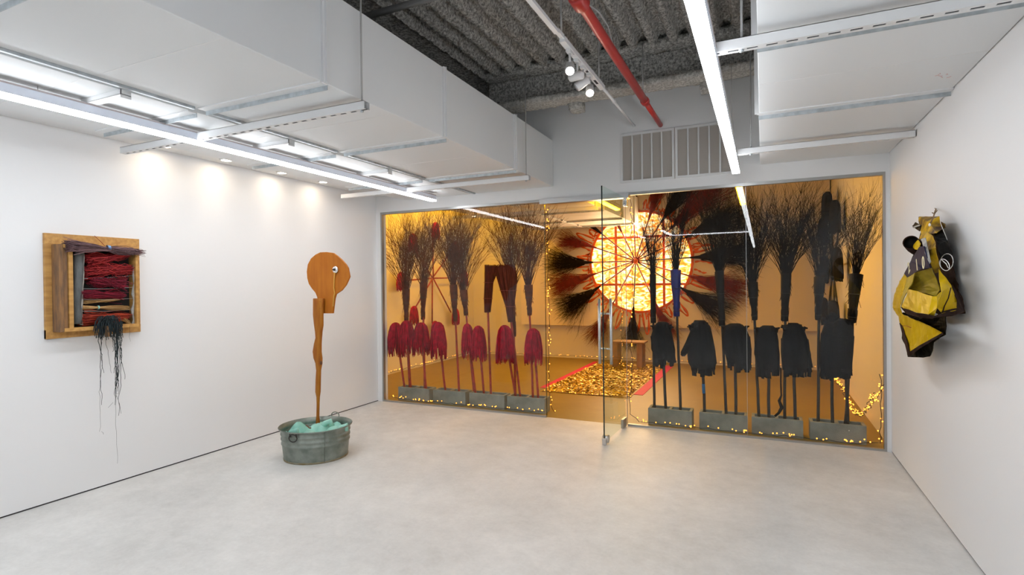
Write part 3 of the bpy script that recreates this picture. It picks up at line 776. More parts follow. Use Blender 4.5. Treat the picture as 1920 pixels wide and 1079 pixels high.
GT, GM = 'red twig brooms left of the doorway', 'red string mops left of the doorway'
broom('dark red twig broom nearest the left jamb, its pole in the first block', 0, (771, 723), (762, 606), (761, 543), (756, 398), 'maroon', group=GT, spread=.92, ys=.34)
broom('dark red twig broom behind the second mop, right half of the first block', 0, (797, 725), (793, 600), (794, 530), (792, 388), 'maroon', group=GT, spread=1.0, ys=.36)
broom('tall dark red twig broom rising from the second block', 0, (862, 732), (854, 603), (850, 535), (846, 384), 'maroon', group=GT, spread=.9)
broom('dark red twig broom above the paired mops, short bare pole showing', 0, (891, 733), (874, 592), (869, 545), (872, 382), 'maroon', group=GT, spread=.75, ys=.30)
broom('slim grey-red twig broom leaning behind the heart-shaped broom', 0, (967, 739), (964, 632), (960, 535), (955, 380), 'maroon', sl=(.028, .034), group=GT, spread=.85, ys=.34)
broom('dark red twig broom just left of the doorway, above the last red mop', 0, (1000, 741), (993, 592), (991, 535), (997, 378), 'maroon', group=GT, spread=.85)
# broad flat brooms of broomcorn
def flatbroom(lab, base_px, neck, rows, seed, yb=BASEY, ys=.24):
    B = at(1, yb, *base_px); B.z = .004; Nk = at(1, ys, *neck); g = random.Random(seed)
    r = empty('flat_broom', B, lab, 'broom', 'red flat brooms left of the doorway')
    MB().tube([B+(Nk-B)*(i/8) for i in range(9)]+[Nk+(at(1, ys, (rows[1][1]+rows[1][2])/2, rows[1][0])-Nk)*.8], .0155, 10).build('handle', 'redpole', r, B)
    b = MB(); n = 90; k = len(rows)
    L = [[at(1, ys, xl, yp) for (yp, xl, xr) in rows], [at(1, ys, xr, yp) for (yp, xl, xr) in rows]]
    # solid core
    c = 20; vs = []
    for i in range(k):
        mid = (L[0][i]+L[1][i])/2; hw = (L[1][i]-L[0][i]).length/2*.94
        for j in range(c):
            t = 6.2832*j/c; vs.append(mid+V((hw*math.cos(t), .030*math.sin(t), .006*math.sin(j*4))))
    fs = [(i*c+j, i*c+(j+1) % c, (i+1)*c+(j+1) % c, (i+1)*c+j) for i in range(k-1) for j in range(c)]
    fs += [tuple(range(c-1, -1, -1)), tuple((k-1)*c+j for j in range(c))]
    b.add(vs, fs, 0, True)
    for i in range(n):
        f = g.random(); bk = g.choice((-1, 1))*g.uniform(.02, .034)
        pts = [L[0][q]+(L[1][q]-L[0][q])*(f+g.uniform(-.02, .02))+V((0, bk*math.sqrt(max(.1, 1-(2*f-1)**2)), 0)) for q in range(k)]
        pts[-1] += V((g.uniform(-.01, .01), 0, g.uniform(-.02, .02)))
        b.tube(pts, [.004]*k, 3, cap=False)
    bo_ = b.build('broomcorn', 'brownred', r, B)
    s = MB()
    for q in (1, 2):
        a, c_ = L[0][q], L[1][q]; s.tube([a+V((0, -.034, 0)), c_+V((0, -.034, 0)), c_+V((0, .034, 0)), a+V((0, .034, 0)), a+V((0, -.034, 0))], .003, 6)
    s.build('stitching', 'redpole', bo_, B)
flatbroom('narrow dark red flat broom standing upright on the third block', (921, 735), (915, 586), [(586, 909, 919), (560, 908, 922), (530, 909, 924), (512, 909, 932), (499, 909, 934)], 3)
flatbroom('heart-shaped dark red flat broom leaning left of the slim grey-red broom', (978, 740), (958, 600), [(604, 953, 962), (575, 948, 964), (545, 938, 968), (520, 931, 970), (503, 928, 967), (498, 936, 962)], 5, ys=.25)

mop('leftmost red string mop, beside the jamb of the glass', (761, 723), 0, (742, 606), 27, (742, 664), 'redmop', 11, group=GM)
mop('red string mop overlapping the leftmost one, in the first block', (769, 724), 0, (762, 602), 28, (763, 662), 'redmop', 12, ym=.14, group=GM)
mop('red string mop at the right end of the first block', (800, 726), 0, (790, 606), 29, (790, 661), 'redmop', 13, group=GM)
mop('red string mop leaning from the second block', (837, 729), 0, (821, 605), 28, (823, 668), 'redmop', 14, group=GM)
mop('left red string mop of the touching pair above the third block', (894, 733), 0, (876, 608), 22, (878, 668), 'redmop', 15, group=GM)
mop('right red string mop of the touching pair above the third block', (909, 735), 0, (897, 612), 26, (898, 672), 'redmop', 16, ym=.14, group=GM)
mop('red string mop above the left half of the fourth block', (970, 739), 0, (946, 611), 32, (947, 676), 'redmop', 17, ym=.14, group=GM)
mop('red string mop just left of the doorway, on two poles', (1011, 742), 0, (1000, 617), 32, (1000, 679), 'redmop', 18, group=GM)
e = V(at(1, BASEY, 998, 741)); e.z = .004; f_ = at(1, .22, 995, 640)
# black side
GB = 'black twig brooms right of the doorway'
broom('narrow black twig broom nearest the doorway, right of it', 0, (1227, 764), (1225, 606), (1224, 515), (1222, 392), 'black', sl=(.030, .036), group=GB, spread=.62, ys=.3)
broom('black twig broom with a navy blue wrapped neck', 0, (1277, 767), (1269, 594), (1267, 507), (1268, 356), 'black', sl=(.034, .058), group=GB, spread=.62, sleevemat='navy')
broom('black twig broom rising behind the third black rag mop', 0, (1363, 775), (1354, 612), (1349, 510), (1348, 352), 'black', sl=(.034, .046), group=GB, spread=.85, ys=.30)
broom('black twig broom at the seam of the two right glass panes', 0, (1424, 780), (1415, 601), (1411, 530), (1411, 350), 'black', group=GB, spread=.75, ys=.30)
broom('black twig broom with the widest round crown, third from the right jamb', 0, (1471, 783), (1471, 603), (1474, 515), (1479, 346), 'black', sl=(.036, .052), group=GB, spread=1.0, ys=.3)
broom('black twig broom second from the right jamb', 0, (1534, 789), (1534, 601), (1537, 520), (1545, 360), 'black', group=GB, spread=.75, ys=.33)
broom('black twig broom leaning outwards next to the right jamb', 0, (1583, 790), (1597, 606), (1605, 515), (1618, 352), 'black', sl=(.04, .06), group=GB, spread=.62, ys=.35)
coat('black rag mop nearest the doorway', (1249, 764), (1240, 606), [(604, 1234, 1250), (612, 1226, 1256), (630, 1221, 1261), (655, 1221, 1266), (672, 1228, 1266)], 1)
coat('black rag mop shaped like a coat with a sleeve, blue tape on its pole', (1323, 771), (1312, 602), [(601, 1302, 1322), (612, 1296, 1332), (630, 1292, 1336), (655, 1288, 1341), (680, 1290, 1344), (690, 1296, 1340)], 2)
coat('black rag mop above the right half of the blue-taped pole block', (1380, 776), (1378, 607), [(607, 1368, 1388), (613, 1358, 1398), (632, 1354, 1406), (655, 1355, 1409), (680, 1366, 1406)], 3)
coat('black rag mop third from the right jamb, narrow with a long left tail', (1442, 782), (1440, 611), [(611, 1430, 1450), (617, 1420, 1456), (640, 1415, 1460), (665, 1414, 1461), (690, 1422, 1461)], 4)
coat('black rag mop with a torn handle loop hanging down beside it', (1491, 786), (1488, 607), [(606, 1480, 1496), (613, 1470, 1506), (635, 1466, 1514), (665, 1466, 1521), (688, 1470, 1520)], 5)
coat('narrow black rag mop second from the right jamb', (1561, 792), (1560, 588), [(586, 1555, 1566), (600, 1548, 1572), (625, 1540, 1574), (660, 1535, 1573), (692, 1540, 1570)], 6, ym=.22)
coat('grey-black rag mop nearest the right jamb', (1590, 790), (1586, 600), [(599, 1572, 1600), (606, 1562, 1601), (630, 1560, 1601), (665, 1561, 1598), (690, 1570, 1594)], 7, ym=.15)
# sleeve of the coat-shaped mop and blue tape are parts of that thing
cm = [o for o in bpy.data.objects if o.get('label', '').startswith('black rag mop shaped like a coat')][0]
s = MB(); pts = [at(1, .16, 1303, 622), at(1, .15, 1292, 645), at(1, .15, 1281, 664)]
s.tube(pts, [.05, .042, .034], 10); s.tube([pts[2], pts[2]+V((-.02, 0, -.02))], [.036, .015], 8); s.build('sleeve', 'blackcloth', cm, cm.location)
B = V(cm.location); E_ = at(1, .18, 1312, 602)+V((0, .05, -.06))
def onpole(zz): return B+(E_-B)*((zz-B.z)/(E_.z-B.z))
MB().tube([onpole(.40), onpole(.51)], .0185, 12).build('blue_tape', 'bluetape', cm, cm.location)
# torn loop hanging beside the fifth rag mop
cm = [o for o in bpy.data.objects if o.get('label', '').startswith('black rag mop with a torn handle')][0]
pts = [at(1, .2, *q) for q in ((1464, 690), (1464, 720), (1465, 742), (1461, 752), (1466, 765), (1460, 775), (1453, 781))]
MB().tube(pts, [.008, .008, .009, .016, .02, .014, .012], 7).build('torn_strip', 'blackcloth', cm, cm.location)

# ------------------------------------------------------------------ wheels of mops on the side walls of the amber room
def wall_star(wx, cy, cz, ends, color, names, grp, inward):
    x = wx+inward*.06
    pole = 'redpole' if color == 'redmop' else 'blackpole'
    for i, ((y, z), nm) in enumerate(zip(ends, names)):
        c = V((x+inward*.012*(i % 3), cy, cz)); e = V((c.x, y, z)); base = c
        r = empty('string_mop' if color == 'redmop' else 'rag_mop', base, nm, 'mop', grp)
        d = (e-c).normalized()
        MB().tube([c+d*.02, c+d*.4, e-d*.12], .015, 8).build('handle', pole, r, base)
        top = e+d*.02 if z > cz-.4 else e-d*.2
        # yarn hangs down from the end of the pole
        tp = V((c.x+inward*.075, e.y, e.z+.17)); bo = V((c.x+inward*.075, e.y, e.z-.17))
        if color != 'redmop': tp.z += .06; bo.z -= .06
        mop_head(tp, bo, .26 if color == 'redmop' else .36, color, 30+i, r, base, .45 if color == 'redmop' else .4)
sy = [(2.20, 1.77), (2.58, 2.54), (3.39, 2.84), (4.25, 2.50), (4.60, 1.85), (4.17, .98), (3.36, .75), (2.59, 1.10)]
pos = ['pointing left at nine o\'clock', 'at the upper left', 'at the very top', 'at the upper right', 'pointing right at three o\'clock', 'at the lower right', 'at the very bottom', 'at the lower left']
wall_star(BXL, 3.39, 1.83, sy, 'redmop', ['red string mop %s of the yellow wall mop wheel' % p for p in pos], 'mop wheel on the yellow wall', 1)
wall_star(BXR, 4.2, 1.92, [(4.95, 1.9), (5.0, 2.6), (4.15, 2.95), (3.35, 2.7), (3.0, 1.95), (3.4, 1.15), (4.2, .85), (5.0, 1.15)], 'blackcloth',
          ['black rag mop %s of the right wall mop wheel' % p for p in pos], 'mop wheel on the right wall', -1)

# ------------------------------------------------------------------ sun mural
MYF = 5.14
mu = MB().box(-.05, BXR-.02, MYF, BY-.004, .75, CZ-.08); tag(mu.build('mural_panel', 'mural', None, (3, BY, .75)), 'pale wall panel of the sun mural above the lower wall', 'panel')
SC = V((2.69, 5.12, 2.13)); SR = 1.05
sun = empty('backlit_sun_window', SC, 'round glowing orange and yellow sun disc in the amber room', 'window')
MB().tube([SC+V((0, .018, 0)), SC+V((0, .008, 0))], SR, 96, smooth=False).build('glowing_film', 'sun', sun, SC)
rg = MB(); n = 120
for (ra, rb, y0, y1) in ((SR-.012, SR+.035, -.02, .02),):
    vs = []
    for i in range(n):
        t = 6.2832*i/n; wv = 1+.006*math.sin(i*1.7)
        for (rr, y) in ((ra, y0), (rb*wv, y0), (rb*wv, y1), (ra, y1)): vs.append(SC+V((rr*math.cos(t), y, rr*math.sin(t))))
    fs = [(i*4+j, i*4+(j+1) % 4, ((i+1) % n)*4+(j+1) % 4, ((i+1) % n)*4+j) for i in range(n) for j in range(4)]
    rg.add(vs, fs)
rg.build('ring', 'orangepaint', sun, SC)
for (v0, horiz) in ((-.50, 0), (.50, 0), (.52, 1), (-.48, 1)):
    hl = math.sqrt(SR*SR-v0*v0); b = MB()
    if horiz: b.box(SC.x-hl, SC.x+hl, SC.y-.012, SC.y+.006, SC.z+v0-.022, SC.z+v0+.022)
    else: b.box(SC.x+v0-.024, SC.x+v0+.024, SC.y-.014, SC.y+.006, SC.z-hl, SC.z+hl)
    b.build('glazing_bar', 'orangepaint', sun, SC)
L = bpy.data.lights.new('sun_window_glow', 'AREA'); L.shape = 'DISK'; L.size = 1.9; L.energy = 78; L.color = (1, .68, .36)
lo = bpy.data.objects.new('sun_window_glow', L); COL.objects.link(lo); lo.parent = sun; lo.location = (0, -.06, 0); lo.rotation_euler = (R(-90), 0, 0)
# painted rays round the disc
g = random.Random(21); ry = MB()
for i in range(46):
    t = 6.2832*i/46+g.uniform(-.05, .05); r0 = SR+.06; r1 = SR+g.uniform(.22, .52); wd = g.uniform(.03, .06)
    rows = []
    K = 14
    closed = i % 3 != 0
    for k in range(K+1):
        s_ = k/K
        if closed: a = math.pi*s_; rr = r0+(r1-r0)*math.sin(a)**.8; off = -wd*math.cos(a)
        else: rr = r0+(r1-r0)*s_; off = .02*math.sin(s_*5+i)
        rr += g.uniform(-.006, .006)
        rad = V((math.cos(t), 0, math.sin(t))); tan = V((-math.sin(t), 0, math.cos(t)))
        rows.append(SC+rad*rr+tan*off+V((0, MYF-.002-SC.y, 0)))
    ry.tube([V((p.x, MYF-.0005, p.z)) for p in rows], [.022+.009*math.sin(k*1.3) for k in range(K+1)], 4, cap=True)
vv = []
for p in ry.v: vv.append((p[0], MYF-.0015+(p[1]-MYF)*.06, p[2]))
ry.v = vv
for i in range(70):
    t = g.uniform(0, 6.2832); rr = SR+g.uniform(.02, .10)
    c = SC+V((rr*math.cos(t), 0, rr*math.sin(t))); a = g.uniform(0, 3.1); l = g.uniform(.03, .09)
    d = V((math.cos(a), 0, math.sin(a)))*l; nn = V((-math.sin(a), 0, math.cos(a)))*.014
    ry.add([V((p.x, MYF-.0016, p.z)) for p in (c-d-nn, c+d-nn, c+d+nn, c-d+nn)], [(0, 1, 2, 3)])
ry.build('painted_rays', 'orangepaint', sun, SC)

FB = {'black': [twig_mesh('black_bristle_fan', 'sunblack', 170, .21, s, flat=.25, curl=.9, branches=4, r0=.0042, fill=.8, gather=.05) for s in (9, 10)],
      'red': [twig_mesh('red_bristle_fan', 'sunred', 170, .19, s, flat=.25, curl=.8, branches=4, r0=.0042, fill=.8, gather=.05) for s in (12,)]}
def sun_broom(ang, rn, rt, col, lab, sag=0, spread=1.0, i=0):
    t = R(ang); d = V((math.cos(t), 0, math.sin(t)))
    c = V((2.63, 5.03-.006*(i % 4), 2.14)); P0 = c+d*.03; P1 = c+d*rn; r = empty('sun_broom', c, lab, 'broom', 'brooms radiating from the sun disc')
    MB().tube([P0, P1], .013, 8).build('handle', 'redpole' if (col == 'red' or i % 2 == 0) else 'blackpole', r, c)
    b = MB(); n = 14; prof = [(.018, -.06), (.024, 0), (.036, .12), (.062, .30)]; q = d.to_track_quat('Z', 'Y')
    vs = [P1+q @ V((rr*math.cos(6.2832*j/n), rr*math.sin(6.2832*j/n), z)) for (rr, z) in prof for j in range(n)]
    for k in range(len(vs)): 
        vs[k].y = c.y+(vs[k].y-c.y)*.7
    b.add(vs, [(a*n+j, a*n+(j+1) % n, (a+1)*n+(j+1) % n, (a+1)*n+j) for a in range(3) for j in range(n)]+[tuple(range(n-1, -1, -1)), tuple(3*n+j for j in range(n))], 0, True)
    b.build('binding', 'sunred' if col == 'red' else 'sunblack', r, c)
    d2 = V((math.cos(t+R(sag)), 0, math.sin(t+R(sag))))
    zz = d2; yy = V((0, 1, 0)); xx = yy.cross(zz)
    mq = Matrix((xx, yy, zz)).transposed().to_quaternion()
    L = (rt-rn)
    put(FB[col][i % len(FB[col])], 'bristles', r, P1+d*.16, mq, (L*spread*1.05, L*.55, L*.92))
SB = [(180, .98, 2.05, 'black', 'pointing straight left', 0), (196, .95, 2.0, 'red', 'pointing left and slightly down', 0), (214, .98, 2.05, 'black', 'pointing lower left', 0),
      (160, .95, 1.75, 'red', 'pointing left and slightly up', 8), (140, 1.0, 1.35, 'black', 'at the upper left, cut off by the duct', 0), (115, .75, 1.0, 'red', 'nearly upright, left of the top', 0),
      (92, 1.05, 1.95, 'black', 'pointing straight up', 0), (72, .95, 1.9, 'red', 'tilted just right of the top', 0), (56, 1.0, 2.1, 'black', 'at the upper right, one o\'clock', 0),
      (42, 1.0, 2.4, 'red', 'at the upper right, two o\'clock', 0), (24, 1.15, 2.25, 'black', 'long, just above three o\'clock', 0), (2, 1.15, 2.35, 'black', 'pointing straight right', 0),
      (-17, 1.15, 2.25, 'red', 'pointing right and slightly down', 0), (-32, 1.08, 2.15, 'black', 'pointing lower right', 0), (-66, .95, 1.75, 'red', 'hanging at five o\'clock', 0),
      (-93, 1.02, 1.85, 'black', 'hanging straight down', 0), (-119, 1.12, 1.95, 'red', 'hanging at seven o\'clock', 0)]
for i, (a, rn, rt, c_, w_, sg) in enumerate(SB):
    sun_broom(a, rn, rt, c_, ('black' if c_ == 'black' else 'dark red')+' broom of the sun, '+w_, sg, i=i)
tag(MB().lathe([(.001, -.02), (.05, -.02), (.055, 0), (.05, .02), (.001, .02)], (0, 0, 0), 20).build('broom_hub', 'orangepaint', None, (0, 0, 0)), 'small orange hub where the sun brooms meet', 'hub')
hb = bpy.data.objects['broom_hub']; hb.rotation_euler = (R(90), 0, 0); hb.location = (2.63, 4.985, 2.14)

# ------------------------------------------------------------------ gold carpet, table, pink borders
cp = MB().box(1.86, 3.26, 1.50, 4.80, 0, .008)
car = empty('gold_carpet', (2.5, 3, 0), 'glittering gold foil carpet on the floor of the amber room', 'carpet')
cp.build('carpet_base', 'goldbase', car, car.location)
g = random.Random(5); fl = MB()
for i in range(9000):
    x = g.uniform(1.88, 3.24); y = g.uniform(1.52, 4.78); s_ = g.uniform(.008, .022); z = g.uniform(.010, .03)
    n_ = V((g.uniform(-.7, .7), g.uniform(-.7, .7), 1)).normalized(); a = n_.orthogonal().normalized()*s_; b_ = n_.cross(a).normalized()*s_*g.uniform(.4, 1)
    c = V((x, y, z)); fl.add([c-a-b_, c+a-b_, c+a+b_, c-a+b_], [(0, 1, 2, 3)])
o = fl.build('foil_flakes', 'gold', car, car.location); o['kind'] = 'stuff'
tag(MB().box(1.74, 1.86, 1.80, 4.9, 0, .006).build('carpet_border', 'pink', None, (1.8, 3.3, 0)), 'bright pink-red strip along the left edge of the gold carpet', 'strip', 'pink borders of the gold carpet')
tag(MB().box(3.26, 3.40, 1.80, 4.9, 0, .006).build('carpet_border', 'pink', None, (3.3, 3.3, 0)), 'pink strip along the right edge of the gold carpet', 'strip', 'pink borders of the gold carpet')
tb = empty('small_table', (2.62, 4.4, 0), 'small wooden table below the sun disc', 'table')
MB().box(2.30, 2.95, 4.2, 4.6, .50, .53).build('tabletop', 'tablewood', tb, tb.location)
for (x, y) in ((2.32, 4.22), (2.80, 4.22), (2.32, 4.52), (2.80, 4.52)):
    MB().box(x, x+.10, y, y+.05, .02, .50).build('leg', 'tablewood', tb, tb.location)

# ------------------------------------------------------------------ strings of amber lights
bme = MB().sphere((0, 0, 0), .0072, 8, 5).build('bulb', 'bulb', mesh_only=True)
def fairy(lab, pts, nb, seed, jit=.02, gravity=False, cat='string lights'):
    g = random.Random(seed); P = [V(p) for p in pts]; seg = [(P[i+1]-P[i]).length for i in range(len(P)-1)]; tot = sum(seg)
    def ev(s_):
        s_ *= tot
        for i, l in enumerate(seg):
            if s_ <= l or i == len(seg)-1: return P[i]+(P[i+1]-P[i])*min(1, s_/max(l, 1e-6))
            s_ -= l
    n = max(12, int(tot/.06)); path = []
    for i in range(n+1):
        p = ev(i/n); path.append(p+V((g.uniform(-jit, jit), g.uniform(-jit, jit)*.5, g.uniform(-jit, jit)*.5 if P[0].z > .1 or P[-1].z > .1 else g.uniform(0, jit))))
    r = empty('fairy_lights', P[0], lab, cat, 'strings of amber fairy lights')
    MB().tube(path, .0035, 5).build('cable', 'cable', r, P[0])
    nb = min(nb, 98)
    for i in range(nb):
        k = g.uniform(0, n-.001); a = path[int(k)]; c = a+(path[int(k)+1]-a)*(k-int(k))
        o = bpy.data.objects.new('bulb', bme); COL.objects.link(o); o.parent = r
        o.location = c+V((g.uniform(-.02, .02), g.uniform(-.015, .015), g.uniform(.006, .028)))-P[0]
z = .035
fairy('amber light string lying along the foot of the left glass pane', [(.08, .12, z), (.5, .07, z), (1.2, .07, z), (1.9, .07, z), (2.50, .09, z)], 46, 1, .018)
fairy('amber light string hanging down the left side of the doorway', [(2.585, .05, 2.66), (2.57, .05, 1.9), (2.59, .05, 1.2), (2.57, .05, .6), (2.60, .06, .1), (2.62, .1, .05)], 46, 2, .012)
fairy('amber light string hanging down the right side of the doorway', [(3.63, .06, 2.68), (3.64, .06, 1.9), (3.62, .06, 1.1), (3.62, .06, .45), (3.58, .07, .30), (3.61, .07, .12), (3.70, .07, .04)], 30, 3, .014)
fairy('amber light string lying along the foot of the right glass panes', [(3.72, .09, z), (4.3, .06, z), (4.9, .06, z), (5.5, .06, z), (5.95, .07, z), (6.08, .09, .05)], 42, 4, .016)
fairy('amber light string climbing the right jamb from the floor', [(6.09, .09, .05), (6.10, .07, .4), (6.09, .07, .75)], 10, 5, .01)
GA = [(6.06, (1655, 722)), (6.06, (1646, 740)), (6.07, (1634, 760)), (6.08, (1622, 776)), (6.10, (1612, 781)), (6.12, (1602, 770)), (6.12, (1590, 748)), (6.12, (1578, 727)), (6.12, (1566, 708)), (6.12, (1559, 697))]
gp = [at(0, x_, *p_) for x_, p_ in GA]
fairy('thick amber light garland sagging along the right wall of the amber room', gp, 98, 6, .022)
fairy('second amber light string wound into the right wall garland', [p_+V((-.02, .0, .012)) for p_ in gp[1:]], 90, 7, .026)
fairy('amber light string along the foot of the yellow wall', [(-1.30, .5, .06), (-1.30, 1.6, .05), (-1.32, 3, .05), (-1.32, 5.1, .05)], 46, 8, .02)
fairy('amber light string along the foot of the far wall below the mural', [(-1.2, 5.18, .05), (0, 5.2, .05), (1.2, 5.2, .05), (2.4, 5.2, .05), (4.2, 5.2, .05), (5.9, 5.2, .05)], 60, 9, .02)
fairy('amber light string across the near edge of the gold carpet', [(1.92, 1.44, .02), (2.6, 1.42, .02), (3.30, 1.44, .03)], 16, 10, .01)
fairy('amber light string hanging in front of the small table, left', [(2.42, 3.7, 2.3), (2.42, 3.7, .9), (2.45, 3.7, .05)], 22, 11, .015)
fairy('amber light string hanging in front of the small table, right', [(2.66, 3.6, 2.3), (2.66, 3.6, .9), (2.63, 3.6, .05)], 22, 12, .015)

# ================================================================== WALL BOX OF BROOMS (left wall)
AX = XL
ab = empty('assemblage_box', (AX, -3.68, 1.30), 'wooden shadow box of red and straw brooms with hanging black yarn', 'wall art')
O = ab.location
u0, u1, z0, z1 = -4.045, -3.335, 1.298, 2.132
def bxp(name, m, *a): return bevel(MB().box(*a).build(name, m, ab, O), .003)
bxp('left_board', 'pine', AX, AX+.028, u0, u0+.13, z0, z1-.085)
bxp('top_board', 'pineh', AX, AX+.028, u0, u1, z1-.085, z1)
bxp('bottom_board', 'pineh', AX, AX+.029, u0, u1, z0, z0+.075)
bxp('right_board', 'pine', AX, AX+.027, u1-.07, u1, z0+.075, z1-.085)
# projecting frame
f0, f1, g0, g1 = -3.995, -3.365, 1.36, 2.075; D = .135
def fp(px, py): return at(0, AX+D, px, py)
bl = fp(107, 622); tr_ = fp(259, 468); f0, g0 = bl.y+.02, bl.z-.01; f1, g1 = tr_.y, tr_.z+.012
bxp('box_side', 'oldwood', AX+.028, AX+D, f0, f0+.030, g0, g1)
bxp('box_side_inner', 'oldwood', AX+.028, AX+D-.01, f0+.032, f0+.062, g0+.01, g1-.01)
bxp('box_side_front', 'pine', AX+D-.03, AX+D+.002, f0+.064, f0+.095, g0+.015, g1-.02)
bxp('box_top', 'pineh', AX+.028, AX+D, f0+.03, f1, g1-.028, g1)
bxp('box_bottom', 'pineh', AX+.028, AX+D, f0+.03, f1, g0, g0+.03)
bxp('box_right', 'pine', AX+.028, AX+D, f1-.022, f1, g0+.03, g1-.028)
MB().box(AX+.029, AX+.034, f0+.06, f1-.022, g0+.03, g1-.028).build('dark_lining', 'rust', ab, O)
def ap(d, px, py): return at(0, AX+d, px, py)
# grey log
g = random.Random(2); a = ap(.09, 143, 608); b = ap(.09, 147, 466)
MB().tube([a+(b-a)*i/8+V((0, g.uniform(-.004, .004), 0)) for i in range(9)], [.034+g.uniform(-.003, .003) for i in range(9)], 14).build('grey_log', 'bark', ab, O)
a = ap(.10, 153, 610); b = ap(.10, 156, 470)
MB().tube([a+(b-a)*i/10+V((0, g.uniform(-.005, .005), 0)) for i in range(11)], [.008+.004*(i % 3 == 0) for i in range(11)], 8).build('pale_stick', 'branch', ab, O)
a = ap(.10, 249, 610); b = ap(.10, 252, 474)
MB().tube([a+(b-a)*i/14+V((0, .007*math.sin(i*1.7), 0)) for i in range(15)], [.008+.006*(i % 3 == 0) for i in range(15)], 8).build('knotted_branch', 'branch', ab, O)
for k, (ya, yb_) in enumerate(((521, 517), (540, 539), (560, 560), (582, 581))):
    a = ap(.10, 150, ya+2); b = ap(.10, 251, yb_); m_ = (a+b)/2+V((0, 0, -.006))
    MB().tube([a, m_, b], .0016, 5).build('wire', 'wire', ab, O)
DK = {'br_red': 'br_red2', 'br_crim': 'br_crim2', 'br_or': 'br_or2', 'br_straw': 'br_straw2', 'br_purple': 'br_purple2'}
def bundle(name, m, p0, p1, w0, w1, n, seed, waist=None, wm=None, fray=.01, d=.085):
    g = random.Random(seed); b = MB(); A = ap(d, *p0); B_ = ap(d, *p1); ax = (B_-A); L = ax.length; q = ax.to_track_quat('Z', 'X')
    for i in range(n):
        t = g.uniform(0, 6.28); r_ = math.sqrt(g.random()); ex = g.uniform(-.12, .08)
        sx, sy = g.gauss(0, fray), g.gauss(0, fray); loose = g.random() < .12
        bx, by = g.gauss(0, fray*.5), g.gauss(0, fray*.5)
        s0 = g.uniform(0, .10) if not waist else 0
        pts = []
        for k in range(7):
            s_ = s0+(1-s0)*k/6; wd = w0+(w1-w0)*s_
            if waist is not None: wd *= .30+.70*min(1, abs(s_-waist)/.35)
            aa = (s_-(waist or .9)); am = 2.2 if loose else .8
            pts.append(A+q @ V((wd*r_*math.cos(t)*.6+sx*aa*am+bx*math.sin(s_*6.3), wd*r_*math.sin(t)+sy*aa*am+by*math.sin(s_*5+1), L*(s_*(1+ex)))))
        b.tube(pts, [.0023]*5+[.0018, .001], 3, cap=False, mi=1 if g.random() < .42 else 0)
    return b.build(name, [m, DK[m]], ab, O)
bundle('scarlet_brush', 'br_red', (157, 490), (238, 480), .052, .024, 120, 1, fray=.028)
bundle('scarlet_brush', 'br_red', (154, 512), (248, 503), .040, .042, 130, 2, fray=.024)
bundle('scarlet_brush', 'br_red', (166, 494), (246, 512), .036, .028, 60, 9, fray=.05)
bundle('crimson_brush', 'br_crim', (236, 534), (168, 526), .018, .056, 90, 3, fray=.035)
bundle('crimson_brush', 'br_crim', (234, 555), (150, 553), .014, .070, 210, 4, fray=.012)
bundle('straw_brush', 'br_straw', (153, 568), (222, 562), .018, .010, 60, 5)
bundle('straw_brush', 'br_straw', (152, 577), (236, 578), .032, .034, 200, 6, waist=.38, fray=.003)
bundle('orange_brush', 'br_or', (148, 600), (240, 593), .048, .040, 150, 7, fray=.022)
bundle('straw_brush', 'br_straw', (226, 596), (248, 610), .012, .010, 40, 8)
bundle('purple_twig_broom', 'br_purple', (124, 461), (262, 473), .060, .034, 230, 10, waist=.62, fray=.022, d=.15)
c = ap(.15, 203, 466); d_ = (ap(.15, 262, 472)-ap(.15, 126, 460)).normalized()
MB().tube([c-d_*.011, c+d_*.011], .025, 16, cap=False).build('blue_band', 'ltblue', ab, O)
c = ap(.09, 184, 577); MB().tube([c-d_*.006, c+d_*.006], .016, 14, cap=False).build('green_tie', 'teal', ab, O)
# tangle of yarn over the lower edge
yb = MB(); g = random.Random(6)
c0 = ap(.17, 206, 598)
for i in range(110):
    t0 = g.choice((-.75, .45))+g.uniform(-.5, .5); a = c0+V((g.uniform(-.03, .01), t0*.05, g.uniform(-.02, .02)))
    side = g.choice((-1, 1)); w_ = g.uniform(.015, .06)
    pts = [a+V((g.uniform(-.015, .015), side*w_*math.sin(s_*1.57), .02*math.sin(s_*3.14)*1.2-.13*s_*s_*g.uniform(.7, 1.3))) for s_ in (0, .25, .5, .75, 1)]
    for p in pts: p.x = max(p.x, AX+D+.006)
    yb.tube(pts, .0022, 4)
yb.build('yarn_tangle', 'yarn', ab, O)
ys_ = MB()
def strand(px0, px1, yb0, yb1, r=.0022, seed=0, k=14):
    g = random.Random(seed*13+5); a = ap(.155, px0, yb0); b = ap(.12, px1, yb1); pts = []
    dy = 0
    for i in range(k+1):
        s_ = i/k; dy = dy*.7+g.gauss(0, .0035)
        pts.append(a+(b-a)*s_+V((.004*math.sin(i), dy, 0)))
    ys_.tube(pts, [r*(1-.5*i/k) for i in range(k+1)], 4)
for i, (x0, x1, e) in enumerate(((187, 190, 760), (188, 193, 700), (190, 187, 810), (214, 216, 730), (216, 219, 745), (218, 222, 740), (220, 219, 730), (222, 218, 735), (224, 226, 690), (226, 222, 720), (217, 215, 700),
                                 (212, 221, 720), (225, 229, 655), (222, 233, 712), (227, 223, 780), (219, 218, 740), (215, 220, 870), (209, 212, 660), (221, 216, 760), (228, 227, 640), (230, 226, 655))):
    strand(x0, x1, 604, e, .0028 if e < 800 else .0014, i, 22)
strand(197, 208, 615, 700, .0016, 40, 14); strand(243, 243, 612, 641, .001, 41, 6)
